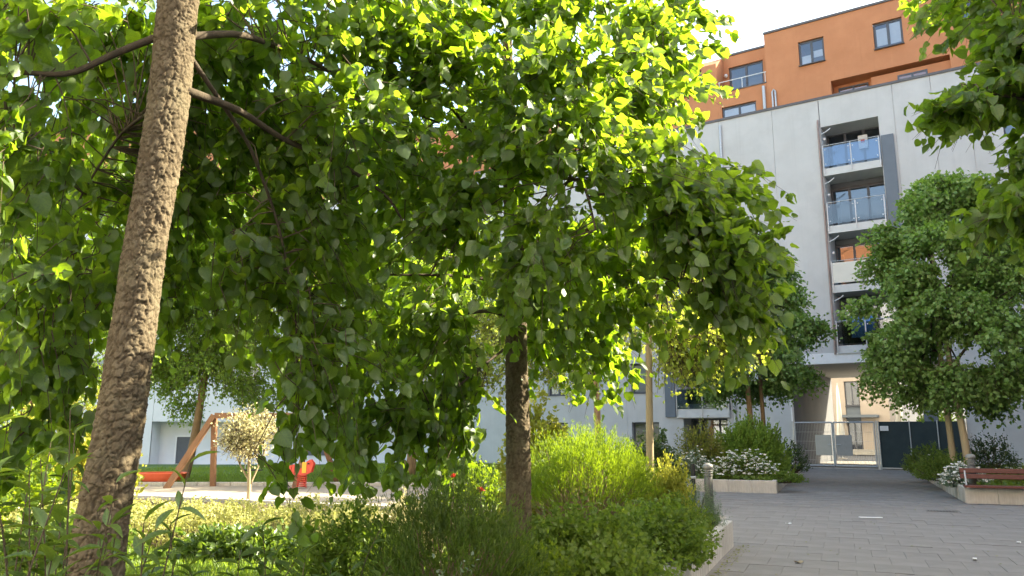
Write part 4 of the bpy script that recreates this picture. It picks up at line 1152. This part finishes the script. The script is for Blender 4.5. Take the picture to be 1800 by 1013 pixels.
# tree overhanging from the side, trunk outside the frame
G_lobes = [(3.72, 5.2, 4.4, .3, .4, .3, 26), (3.62, 5.2, 4.05, .34, .4, .24, 26), (3.12, 5.1, 3.88, .22, .3, .14, 16), (3.95, 5.3, 4.4, .5, .5, .5, 36), (3.75, 5.2, 3.5, .22, .4, .24, 20), (3.65, 5.1, 3.2, .28, .35, .16, 22), (3.38, 5.1, 3.1, .2, .3, .12, 12), (3.8, 5.2, 3.0, .26, .4, .16, 16),
           (4.3, 5.3, 3.9, .6, .6, .7, 46), (4.4, 5.4, 3.2, .6, .6, .5, 36), (4.0, 5.5, 5.0, .9, .8, .5, 46), (5.0, 5.6, 4.4, .9, .9, 1.0, 60), (4.8, 5.4, 5.8, 1.2, 1.1, .7, 60), (4.2, 6.2, 5.5, .8, .7, .4, 30)]
near_tree('hazel_tree', 'leafy branches of a tree hanging in above the bench planter', (5.1, 5.6, -.02), [(5.1, 5.6, -.02), (5.05, 5.6, 1.5), (5.0, 5.6, 3.2), (5.0, 5.6, 5.0), (5.0, 5.6, 6.2)], [.15, .12, .1, .06, .02],
          [([(5.0, 5.6, 3.3), (4.5, 5.4, 3.7), (3.9, 5.2, 3.9), (3.3, 5.15, 4.0)], .03, .008), ([(5.0, 5.6, 3.0), (4.4, 5.3, 3.3), (3.8, 5.2, 3.35), (3.4, 5.1, 3.15)], .026, .007), ([(5.0, 5.6, 3.8), (4.4, 5.4, 4.4), (3.7, 5.2, 4.5)], .026, .008), ([(5.0, 5.6, 4.4), (4.6, 5.5, 5.2), (4.1, 5.5, 5.4)], .024, .008)],
          G_lobes, 13, dict(du=.012, cw=.03, ch=.06, amp=.008, seed=9), size=.10, leaves_per=11, centre=(5.0, 5.6, 4.0), per=1.5, ln=(.25, .5), droop=.2)

# ---- trees farther off: trunk, limbs, crown
def tree(name, label, trunks, lobes, lmat, bark, seed, size=.11, leaves_per=12, tmpl=DIAMOND_BROAD, ln=(.4, .8), group=None, hang=.35, per=1.8, down=.15, limbs=7):
    rng = np.random.default_rng(seed)
    base = trunks[0][0][0]
    root = empty(name, base); tag(root, label, 'tree', group)
    off = np.array(base, float)
    lob = np.array([l[:6] for l in lobes])
    anchors = []
    for path, r0, r1 in trunks:
        mb = MB(); sm = limb(mb, np.array(path) - off, r0, r1, 12)
        mb.build('trunk', M[bark], root, smooth=True); anchors.extend(list(sm[len(sm) // 2:] + off))
        top = np.array(path[-1]); mid = np.array(path[-2])
        mb = MB()
        for k in rng.permutation(len(lob))[:limbs]:
            s = mid + (top - mid) * rng.uniform(0, .9)
            e = lob[k, :3]
            anchors.extend(list(limb(mb, [s - off, (s + e) / 2 - off + (0, 0, .25), e - off], r1 * .7, .01, 6) + off))
        mb.build('branches', M['branch'], root, smooth=True)["kind"] = "stuff"
    c = lob[:, :3].mean(0)
    P0, D, Ln = lobes_to_shoots(rng, lobes, c, per=per, inner=.55, out=.6, down=down, ln=ln)
    V, F = spray_tubes(P0 - off, D, Ln, .25, .008, 3, 2)
    link('twigs', np_mesh('twigs', V, F), M['twig'], root)["kind"] = "stuff"
    arrs = sprays(rng, P0, D, Ln, leaves_per, size, droop=.3, spread=.9, hang=hang, upn=.3, radial=.06)
    foliage(root, arrs, tmpl, L[lmat], 'crown')
    return root

def ball_lobes(c, rx, ry, rz, n, r, k, rng, squash=.8):
    """n sub-lobes spread through an ellipsoid, mostly near its surface"""
    out = []
    for i in range(n):
        d = unit(rng.normal(0, 1, 3)); q = rng.random() ** .45
        p = np.array(c) + d * q * np.array((rx, ry, rz)); rr = r * rng.uniform(.7, 1.25)
        out.append((p[0], p[1], p[2], rr, rr, rr * squash, k))
    return out
rgt = np.random.default_rng(42)
def egg_lobes(cx, cy, z0, z1, rmax, n, r, k, rng, peak=.4, top=.25):
    """lobes spread through an upright egg: widest at `peak` of its height"""
    out = []
    for i in range(n):
        h = rng.random(); th = rng.uniform(0, 2 * math.pi)
        prof = (top + (1 - top) * math.sqrt(max(0, 1 - ((h - peak) / ((1 - peak) if h > peak else peak * 1.25)) ** 2)))
        q = rmax * prof * math.sqrt(rng.uniform(.12, 1)); rr = r * rng.uniform(.75, 1.25)
        out.append((cx + q * math.cos(th), cy + q * math.sin(th), z0 + (z1 - z0) * h, rr, rr, rr * .7, k))
    return out

tree('linden_tree', 'dark green tree on two slim trunks behind the big shrub before the gate wall',
     [([(7.96, 26.0, .25), (7.95, 26.0, 1.9), (7.9, 26.0, 3.4), (8.0, 26.1, 6.6)], .11, .06), ([(8.5, 26.4, .25), (8.5, 26.4, 1.9), (8.45, 26.3, 3.2), (8.4, 26.3, 5.8)], .085, .05)],
     egg_lobes(8.05, 26.2, 2.9, 7.9, 2.35, 84, .52, 24, rgt, .35, .2), 'linden_dark', 'brown_bark', 21, .145, 11, group='lindens in the planters')
tree('linden_tree', 'full round green tree growing from the bench planter',
     [([(12.84, 22.9, .25), (12.82, 22.9, 1.4), (12.7, 22.8, 3.0), (12.7, 22.7, 6.8)], .10, .06), ([(12.75, 22.0, .25), (12.7, 22.0, 1.4), (12.6, 22.1, 2.8), (12.5, 22.2, 6.0)], .115, .06)],
     egg_lobes(13.3, 22.3, 2.4, 8.8, 2.95, 126, .55, 26, rgt, .24, .06), 'linden', 'pale_bark', 22, .145, 11, group='lindens in the planters')
tree('young_tree', 'young tree with pale slender trunk and thin yellowish crown', [([(1.96, 11.3, .2), (1.98, 11.3, 1.2), (2.02, 11.3, 3.1), (2.1, 11.3, 5.2)], .066, .035)],
     ball_lobes((2.2, 11.3, 3.9), 1.15, .9, 1.0, 18, .42, 14, rgt) + [(2.85, 11.3, 2.85, .62, .5, .32, 90), (2.45, 11.3, 2.65, .4, .4, .28, 50), (3.25, 11.3, 2.9, .4, .4, .25, 50), (1.35, 11.3, 2.85, .45, .4, .4, 30), (1.05, 11.3, 2.4, .3, .3, .3, 18)],
     'pale', 'pale_bark', 23, .075, 9, ln=(.3, .6))
tree('slim_tree', 'slim dark stemmed tree behind the tall feathery shrub', [([(2.25, 20.5, 0), (2.25, 20.5, 2.0), (2.2, 20.5, 3.5), (2.2, 20.5, 5.5)], .10, .05)], ball_lobes((2.0, 20.5, 5.2), 1.8, 1.5, 1.6, 24, .6, 18, rgt), 'pale', 'brown_bark', 24, .09, 9)
tree('robinia_tree', 'tree with dark leaning trunk behind the swing frame', [([(-11.0, 26.5, -.1), (-10.75, 26.5, 1.2), (-10.6, 26.5, 2.8), (-10.3, 26.5, 5.4), (-10.2, 26.5, 8)], .16, .07)], ball_lobes((-10.3, 26.5, 6.6), 3.9, 2.6, 4.4, 120, .85, 24, rgt), 'far', 'brown_bark', 25, .13, 14, per=2.2, tmpl=DIAMOND, group='trees round the playground')
tree('robinia_tree', 'leafy tree standing on the lawn behind the spring rider', [([(-3.6, 28, 0), (-3.5, 28, 2), (-3.4, 28, 4.5), (-3.4, 28, 8)], .18, .08)], ball_lobes((-3.6, 28, 6.6), 3.8, 2.5, 4.0, 96, .85, 24, rgt), 'far', 'brown_bark', 26, .11, 12, group='trees round the playground')
tree('maple_tree', 'pale green tree filling the gap between the garden trees', [([(.2, 25, 0), (.2, 25, 1.8), (.25, 25, 3.6), (.25, 25, 7)], .13, .06)], ball_lobes((.1, 25, 5.0), 2.3, 2.0, 2.4, 36, .8, 22, rgt), 'pale', 'brown_bark', 27, .11, 11, group='trees round the playground')
tree('maple_tree', 'bright green tree half hidden by the thick plated trunk', [([(-12.5, 20.0, -.1), (-12.5, 20, 1.5), (-12.4, 20, 3), (-12.3, 20, 6.5)], .16, .07)], ball_lobes((-12.4, 20, 5.8), 3.2, 2.2, 4.0, 90, .8, 22, rgt), 'far', 'brown_bark', 28, .10, 12, group='trees round the playground')
tree('variegated_tree', 'small round tree with cream variegated leaves in front of the swing', [([(-4.98, 15, 0), (-4.97, 15, .5), (-5.0, 15, .95), (-5.02, 15, 1.35)], .045, .025), ([(-4.95, 15, .62), (-4.85, 15.05, .9), (-4.72, 15.05, 1.25)], .02, .01), ([(-4.99, 15, .68), (-5.15, 14.95, .95), (-5.32, 14.95, 1.3)], .02, .01)],
     ball_lobes((-5.02, 15, 1.52), .56, .5, .46, 40, .2, 9, rgt, 1.0), 'cream', 'pale_bark', 29, .06, 8, tmpl=DIAMOND, ln=(.18, .36), hang=-.3, down=-.3)

# ---- shrubs
def shrub(name, label, base, rx, ry, h, n, k, size, lmat, seed, tmpl=DIAMOND, shoot=(.2, .4), up=.8, spread=.5, hang=-.3, low=.05, stemcol='twig', stem_r=.006, nstem=60, flowers=None, dome=.55, catg='shrub', group=None, core=.45, radial=.012, upn=.5):
    rng = np.random.default_rng(seed)
    root = empty(name, base); tag(root, label, catg, group)
    off = np.array(base, float)
    d = unit(rng.normal(0, 1, (n, 3))); d[:, 2] = np.abs(d[:, 2])
    q = (core + (1 - core) * rng.random((n, 1))) ** .6
    q *= 1 + .16 * np.sin(d[:, :1] * 7 + seed) * np.cos(d[:, 1:2] * 6 - seed)
    P = d * q * np.array((rx, ry, h * (1 - low)))
    P[:, 2] += h * low
    D = d * np.array((1, 1, .6)) + rng.normal(0, .3, (n, 3)); D[:, 2] += up
    Ln = rng.uniform(shoot[0], shoot[1], n)
    S0 = P - unit(D) * Ln[:, None] * .7
    S0[:, 2] = np.maximum(S0[:, 2], .01)
    mb = MB()
    for i in rng.permutation(n)[:nstem]:
        b = np.array((rng.normal(0, rx * .12), rng.normal(0, ry * .12), -.02))
        m = b * .4 + S0[i] * .6; m[2] = S0[i, 2] * .45 
        mb.tube([b, m, S0[i]], [stem_r * 1.4, stem_r, stem_r * .6], 5, False)
    mb.build('stems', M[stemcol], root)["kind"] = "stuff"
    arrs = sprays(rng, S0, D, Ln, k, size, droop=.05, spread=spread, hang=hang, upn=upn, radial=radial)
    me = leaves_mesh('foliage', arrs[0], arrs[1], arrs[2], arrs[3], tmpl)
    link('foliage', me, L[lmat], root)["kind"] = "stuff"
    if flowers:
        nf, fs, fm, lo = flowers
        pts = P[rng.permutation(n)[:nf]] * 1.04 + unit(D)[rng.permutation(n)[:nf]] * .03
        pts = pts[pts[:, 2] > h * lo]
        m = len(pts); pet = 5
        PP = np.repeat(pts, pet, 0); an = np.tile(np.arange(pet) * 2 * math.pi / pet, m) + np.repeat(rng.random(m) * 6, pet)
        ax = np.stack([np.cos(an), np.sin(an), np.full(len(an), .5)], 1) + np.repeat(rng.normal(0, .45, (m, 3)), pet, 0)
        fo = link('blossoms', leaves_mesh('blossoms', PP, ax, rng.normal(0, .4, PP.shape) + (0, -.3, 1), np.full(len(PP), fs), DIAMOND_BROAD), M[fm], root)
        fo["kind"] = "stuff"
    return root

BZ = .27
# near garden bed
shrub('feathery_shrub', 'bright green feathery shrub with bare brown twigs below its dome', (.88, 9.5, BZ), .88, .65, 1.38, 900, 34, .045, 'feather', 31, NEEDLE, (.22, .42), .9, .35, -.5, .42, 'dead_twig', .006, 260, core=.55)
shrub('feathery_shrub', 'dark feathery shrub low in front of the slim brown trunk', (-.42, 5.6, BZ), .68, .58, 1.02, 900, 34, .04, 'feather_dark', 32, NEEDLE, (.2, .4), .8, .4, -.4, .15, 'dead_twig', .005, 140, core=.5)
shrub('leafy_shrub', 'dense leafy bush between the slim trunk and the pale planter wall', (.62, 7.2, BZ), .66, .6, .68, 700, 12, .055, 'green', 33, DIAMOND_BROAD, (.2, .35), .7, .7, .1, .1)
shrub('leafy_shrub', 'spreading leafy bush just inside the pale planter wall', (1.4, 8.1, BZ), .62, .6, .66, 700, 12, .05, 'green', 34, DIAMOND_BROAD, (.2, .32), .7, .7, .1, .1)
shrub('leafy_shrub', 'low bushy plant at the foot of the slim brown trunk', (.15, 6.1, BZ), .45, .4, .55, 320, 12, .045, 'feather', 35, DIAMOND, (.18, .32), .8, .6, -.1, .1)
shrub('yellow_bush', 'upright yellow-green bush between feathery shrub and bollard lamp', (2.02, 10.4, BZ), .42, .36, .98, 360, 16, .055, 'yellow', 36, DIAMOND, (.2, .35), 1.1, .45, -.4, .1)
shrub('grey_bush', 'fine grey-green bush at the far corner of the garden planter', (2.5, 10.85, BZ), .42, .3, .68, 460, 22, .03, 'grey', 37, NEEDLE, (.15, .3), .9, .5, -.3, .05)
shrub('small_bush', 'small mid-green bush close behind the pale planter wall', (1.95, 9.3, BZ), .42, .4, .6, 320, 14, .04, 'green', 38, DIAMOND, (.15, .28), .8, .6, -.1, .05)
shrub('golden_bush', 'golden leaved bush behind the slim brown trunk', (.36, 11.1, BZ), .55, .45, 1.75, 520, 14, .08, 'yellow', 39, DIAMOND_BROAD, (.25, .45), .8, .6, .1, .1)
shrub('variegated_shrub', 'variegated bush with pinkish white leaves before the playground', (-1.1, 8.3, BZ), .42, .36, .66, 360, 12, .045, 'cream', 40, DIAMOND, (.15, .25), .6, .7, 0, .1)
shrub('leafy_shrub', 'shady green bush between hedge and dark feathery shrub', (-1.3, 6.6, BZ), .55, .45, .75, 420, 12, .055, 'green', 41, DIAMOND, (.2, .35), .7, .6, 0, .1)
shrub('silver_plant', 'silvery upright plant in front of the dark feathery shrub', (-.32, 4.75, BZ), .2, .16, .62, 46, 14, .035, 'grey', 42, OVAL, (.2, .4), 1.4, .8, 0, .05, nstem=40)
shrub('leafy_shrub', 'broad leafy plant at the bottom edge before the pale wall', (.72, 5.7, BZ), .55, .45, .56, 420, 12, .05, 'green', 43, DIAMOND_BROAD, (.18, .3), .6, .7, .1, .1)

# hedge with yellow variegated leaves
def hedge(name, label, x0, x1, y0, y1, z0, z1, n, seed):
    rng = np.random.default_rng(seed)
    root = empty(name, ((x0 + x1) / 2, (y0 + y1) / 2, z0)); tag(root, label, 'hedge')
    off = np.array(root.location)
    P = np.stack([rng.uniform(x0, x1, n), rng.uniform(y0, y1, n), rng.random(n) ** .45 * (z1 - z0) + z0], 1)
    P[:, 2] += .05 * np.sin(P[:, 0] * 3.3) * np.cos(P[:, 1] * 4) + .04 * np.sin(P[:, 0] * 9)
    D = np.stack([rng.normal(0, .5, n), rng.normal(-.15, .5, n), np.full(n, .8)], 1); Ln = rng.uniform(.12, .25, n)
    arrs = sprays(rng, P - unit(D) * Ln[:, None], D, Ln, 11, .034, droop=.05, spread=.7, hang=-.1, upn=.6, radial=.012)
    me = leaves_mesh('foliage', offset(arrs[0], root), arrs[1], arrs[2], arrs[3], DIAMOND_BROAD)
    link('foliage', me, L['varieg'], root)["kind"] = "stuff"
    mb = MB()
    for i in range(260):
        a = np.array((rng.uniform(x0 + .1, x1 - .1), rng.uniform(y0 + .1, y1 - .1), z0 - .02)) - off
        mb.tube([a, a + (rng.normal(0, .06), rng.normal(0, .06), (z1 - z0) * .75)], [.008, .004], 5, False)
    mb.build('stems', M['twig'], root)["kind"] = "stuff"
hedge('clipped_hedge', 'long low hedge with sunlit yellow-green leaves before the playground', -6.6, -1.5, 8.7, 10.4, BZ, .74, 4200, 51)

# mid garden
shrub('plume_shrub', 'tall feathery green shrub behind the golden bush', (1.6, 16.0, 0), 1.0, .8, 1.75, 620, 26, .07, 'feather', 61, NEEDLE, (.35, .6), 1.3, .3, -.6, .1)
shrub('laurel_bush', 'dark glossy bush beside the pale slender trunk', (3.35, 18.6, 0), .78, .6, 1.65, 520, 12, .085, 'dark', 62, DIAMOND_BROAD, (.25, .4), .4, .8, .3, .1)
shrub('leafy_shrub', 'round green shrub between plume shrub and dark glossy bush', (2.5, 17.2, 0), .6, .5, 1.3, 360, 12, .075, 'green', 63, DIAMOND, (.25, .45), .9, .6, 0, .1)
shrub('green_bush', 'low green bush in front of the young tree trunk', (1.9, 13.2, 0), .6, .5, 1.0, 360, 14, .06, 'feather', 64, DIAMOND, (.2, .4), .9, .5, -.2, .1)
shrub('green_bush', 'green bush beneath the golden bush by the garden bed edge', (-.5, 12.6, 0), .9, .6, 1.15, 420, 14, .065, 'feather', 65, DIAMOND, (.25, .45), .8, .6, -.1, .1)
shrub('olive_bush', 'yellowish shrub behind the white flowers next to the big green shrub', (5.5, 23.1, .25), .85, .5, 1.6, 520, 12, .07, 'olive', 66, DIAMOND, (.25, .45), .8, .6, -.1, .1)
shrub('feathery_shrub', 'big dense green shrub in front of the two slim trunks', (7.2, 23.6, .25), 1.2, .8, 1.75, 1300, 20, .08, 'fresh', 67, DIAMOND, (.3, .5), .9, .4, -.4, .08)
shrub('flowering_shrub', 'white flowering shrub along the front of the beige planter wall', (6.4, 21.9, .25), 1.05, .4, .78, 620, 10, .05, 'green', 68, DIAMOND, (.12, .25), .6, .7, 0, .05, flowers=(520, .055, 'petal_white', .2), catg='shrub')
shrub('flowering_shrub', 'smaller white flowering shrub behind the bollard lamp', (5.1, 22.5, .25), .75, .38, .8, 420, 10, .05, 'grey', 69, DIAMOND, (.12, .25), .6, .7, 0, .05, flowers=(160, .05, 'petal_white', .3), catg='shrub')
shrub('ground_plant', 'low leafy edging plants at the beige planter corner', (7.3, 21.1, .25), .55, .3, .28, 220, 10, .05, 'green', 70, DIAMOND_BROAD, (.1, .2), .6, .7, 0, .05, catg='plant')
shrub('purple_bush', 'small dark bush at the foot of the gate wall', (9.3, 26.0, .25), .5, .5, 1.0, 220, 12, .06, 'dark', 71, DIAMOND, (.2, .35), .8, .6, 0, .1)
# bench planter
shrub('flowering_shrub', 'white flowering shrub right behind the bench end', (10.95, 19.15, .26), .62, .38, .55, 380, 10, .05, 'grey', 81, DIAMOND, (.12, .25), .6, .7, 0, .05, flowers=(300, .055, 'petal_white', .2), catg='shrub')
shrub('green_bush', 'green shrub at the gate end of the bench planter', (13.3, 25.0, .26), .9, .9, .95, 420, 12, .065, 'feather_dark', 82, DIAMOND, (.2, .35), .8, .6, -.1, .08, flowers=(16, .06, 'petal_white', .6))
shrub('green_bush', 'green bush behind the bench planter corner below the tree', (11.9, 21.8, .26), .8, .7, .8, 420, 12, .06, 'green', 83, DIAMOND, (.2, .35), .8, .6, -.1, .08)
shrub('dark_bush', 'dark open shrub beside the tan trunk before the grey wall', (14.4, 23.6, .26), .85, .6, 1.3, 320, 11, .07, 'dark', 84, DIAMOND, (.25, .5), .8, .6, 0, .1)
shrub('flowering_shrub', 'low pale flowering bush behind the bench back', (12.6, 19.4, .26), .9, .45, .48, 420, 10, .05, 'olive', 85, DIAMOND, (.12, .25), .6, .7, 0, .05, flowers=(70, .045, 'petal_white', .4), catg='shrub')
shrub('green_bush', 'light green bush in the bench planter at the picture edge', (14.2, 20.6, .26), .8, .6, .6, 360, 12, .06, 'grey', 86, DIAMOND, (.2, .35), .8, .6, -.1, .08)
# beyond the passage
bx = fw(4.3, 20); shrub('sunlit_bush', 'sunlit green bush in the court behind the dark fence', (bx[0], bx[1], 0), 1.6, 1.2, 3.4, 420, 12, .16, 'feather', 87, DIAMOND_BROAD, (.4, .7), .8, .6, 0, .1)
# left side beyond the trunk
shrub('yellow_bush', 'tall yellow-green bush behind the thick plated trunk', (-7.2, 12.6, 0), 1.2, .9, 2.25, 700, 12, .085, 'yellow', 91, DIAMOND_BROAD, (.3, .5), .8, .6, 0, .1)
shrub('green_bush', 'rounded green bush at the picture edge behind the long-leaved plants', (-6.3, 9.6, BZ), .9, .7, 1.55, 520, 12, .08, 'feather', 92, DIAMOND_BROAD, (.3, .5), .8, .6, 0, .1)
shrub('leafy_shrub', 'shaded broad-leaved bush on the lawn behind the plated trunk', (-4.4, 7.9, BZ), .7, .5, .55, 300, 11, .08, 'green', 93, OVAL, (.2, .35), .7, .7, .1, .1)
shrub('leafy_shrub', 'low dark-leaved plants in front of the clipped hedge', (-2.7, 8.25, BZ), .85, .3, .36, 260, 10, .085, 'lance', 94, OVAL, (.15, .3), .8, .7, .1, .05)

# ---- plants with long leaves near the camera; every leaf a part
lance_fine = heart_meshes(L['lance'], LANCE, 6, 4)
def long_leaf_plant(label, base, stems, seed, size=.145, per=17):
    rng = np.random.default_rng(seed)
    root = empty('long_leaved_plant', base); tag(root, label, 'plant', 'long-leaved plants around the plated trunk')
    off = np.array(base, float)
    P, A, Nn, S = [], [], [], []
    for (dx, dy, hh, lx, ly) in stems:
        b = np.array((dx, dy, 0.0)); e = np.array((dx + lx, dy + ly, hh)); m = (b + e) / 2 + (-.15 * lx, -.15 * ly, .08)
        mb = MB(); sm = limb(mb, [b, m, e], .005, .002, 6); mb.build('stem', M['twig'], root)
        for i in range(per):
            t = .12 + .88 * (i / (per - 1)); q = sm[min(len(sm) - 1, int(t * (len(sm) - 1)))]
            th = i * 2.4 + rng.normal(0, .3)
            lift = .25 + .9 * (t > .85) + rng.normal(0, .25) - .5 * (t < .6)
            P.append(q + off); A.append((math.cos(th), math.sin(th), lift)); Nn.append((rng.normal(0, .25), rng.normal(0, .25), 1)); S.append(size * rng.uniform(.7, 1.2) * (1.1 - .35 * t))
    place_leaves(root, np.array(P), np.array(A, float), np.array(Nn, float), np.array(S), lance_fine, rng)
rs = random.Random(9)
def stems(n, sx, sy, h0, h1, lean=.25): return [(rs.uniform(-sx, sx), rs.uniform(-sy, sy), rs.uniform(h0, h1), rs.uniform(-lean, lean), rs.uniform(-lean, lean)) for _ in range(n)]
long_leaf_plant('long-leaved plant growing across the foot of the thick plated trunk', (-1.72, 3.25, BZ), stems(24, .3, .14, .7, 1.42, .2), 101)
long_leaf_plant('long-leaved plant at the bottom corner beside the plated trunk', (-1.95, 2.75, BZ), stems(16, .36, .25, .6, 1.2), 102)
long_leaf_plant('low long-leaved plant in front of the hedge close to the camera', (-1.25, 3.3, BZ), stems(10, .4, .25, .4, .78), 103)
long_leaf_plant('long-leaved plant on the grass between plated trunk and hedge', (-1.75, 5.2, BZ), stems(16, .7, .4, .35, .8), 104, .17)
long_leaf_plant('upright long-leaved plant under the hanging branches at the picture edge', (-2.75, 4.4, BZ), stems(10, .4, .35, .7, 1.35), 105, .17)
long_leaf_plant('long-leaved seedling beside the dark feathery shrub', (-1.0, 4.7, BZ), stems(5, .25, .2, .35, .65), 106)

# roses
def rose(label, loc, h):
    o = empty('rose_plant', loc); tag(o, label, 'flower', 'roses behind the dark feathery shrub')
    MB().tube([(0, 0, 0), (.02, 0, h * .5), (0, 0, h)], .006, 6).build('stem', M['twig'], o)
    rng = np.random.default_rng(int(h * 100)); m = 26
    an = np.arange(m) * 2.4; rr = np.linspace(.3, 1, m)
    ax = np.stack([np.cos(an) * rr, np.sin(an) * rr, 1.3 - rr], 1); nn = np.stack([-np.cos(an) * .6, -np.sin(an) * .6, np.full(m, .8)], 1)
    link('blossom', leaves_mesh('blossom', np.tile([[0, 0, h]], (m, 1)), ax, nn, np.full(m, .055), OVAL), M['petal_pink'], o)["kind"] = "stuff"
    k = 30; z = rng.uniform(.3, h * .95, k)
    link('leaves', leaves_mesh('leaves', np.stack([rng.normal(0, .05, k), rng.normal(0, .05, k), z], 1), rng.normal(0, 1, (k, 3)), rng.normal(0, .3, (k, 3)) + (0, 0, 1), np.full(k, .05), OVAL), L['green'], o)["kind"] = "stuff"
rose('pale red rose bloom farther from the slim trunk', (-.60, 8.0, BZ), .86)
rose('red rose bloom closest to the slim brown trunk', (-.30, 7.5, BZ), .76)

# ---- grass and ground cover
def blades(name, label, pts, size, lmat, seed, catg='grass', tmpl=NEEDLE, lean=.45, upn=.2):
    rng = np.random.default_rng(seed); n = len(pts)
    A = np.concatenate([rng.normal(0, lean, (n, 2)), np.ones((n, 1))], 1)
    o = link(name, leaves_mesh(name, pts, A, rng.normal(0, 1, (n, 3)) + (0, 0, upn), rng.uniform(size * .6, size * 1.3, n), tmpl), L[lmat])
    return tag(o, label, catg, None, 'stuff')
rng = np.random.default_rng(7)
n = 42000
p = np.stack([rng.uniform(-6.5, -.8, n), rng.uniform(4.6, 8.9, n), np.full(n, BZ)], 1)
blades('grass', 'sunlit grass in front of the clipped hedge', p, .10, 'grass', 71)
n = 30000
yy = 24 + 14 * rng.random(n) ** 1.6
p = np.stack([rng.uniform(-17, 0.5, n), yy, 0.02 - 0.27 * ((yy - 23.9) / 20.3) + .0], 1)
p[:, 2] += 0.05 * np.sin(p[:, 0] * .7) * np.sin(p[:, 1] * .5) + 0.28 * np.exp(-((p[:, 0] + 4) / 5) ** 2 - ((p[:, 1] - 34) / 6) ** 2)
blades('lawn_grass', 'mown grass of the lawn behind the playground', p, .12, 'grass', 72)
n = 5200
s = -1.72 - np.abs(rng.normal(0, .28, n)); t = rng.uniform(3.5, 11.5, n)
q = np.array([pz(a, b, .30) for a, b in zip(s, t)]); q[:, 2] += rng.random(n) * .16
A = rng.normal(0, .7, (n, 3)) + (.35, 0, .35)
o = link('ivy', leaves_mesh('ivy', q, A, rng.normal(0, .5, (n, 3)) + (.2, -.2, 1), rng.uniform(.05, .085, n), DIAMOND_BROAD), L['green'])
tag(o, 'green ground cover creeping along the top of the pale planter wall', 'ground cover', None, 'stuff')
for nm, lab, s0, s1, t0, t1, nn_, sd in (('ground_cover', 'leafy ground cover between the shrubs of the flower planter', -6.4, -1.95, 21.9, 33.5, 9000, 1), ('ground_cover', 'leafy ground cover between the shrubs of the bench planter', 2.65, 7.9, 20.7, 33.5, 9000, 2)):
    r2 = np.random.default_rng(sd)
    q = np.array([pz(a, b, .27) for a, b in zip(r2.uniform(s0, s1, nn_), r2.uniform(t0, t1, nn_))]); q[:, 2] += r2.random(nn_) * .14
    o = link(nm, leaves_mesh(nm, q, r2.normal(0, .7, (nn_, 3)) + (0, 0, .3), r2.normal(0, .5, (nn_, 3)) + (0, 0, 1), r2.uniform(.06, .1, nn_), DIAMOND_BROAD), L['green'])
    tag(o, lab, 'ground cover', None, 'stuff')
n = 14000
q = np.stack([rng.uniform(-1.5, 2.6, n), rng.uniform(4.3, 11.2, n), np.full(n, BZ)], 1)
ss = q[:, 0] * .9205 - q[:, 1] * .3907; q = q[(ss < -1.75)]
q[:, 2] += rng.random(len(q)) * .16
n = len(q)
o = link('undergrowth', leaves_mesh('undergrowth', q, rng.normal(0, .7, (n, 3)) + (0, 0, .4), rng.normal(0, .5, (n, 3)) + (0, 0, 1), rng.uniform(.05, .09, n), DIAMOND_BROAD), L['green'])
tag(o, 'low green undergrowth between the shrubs of the garden bed', 'undergrowth', None, 'stuff')
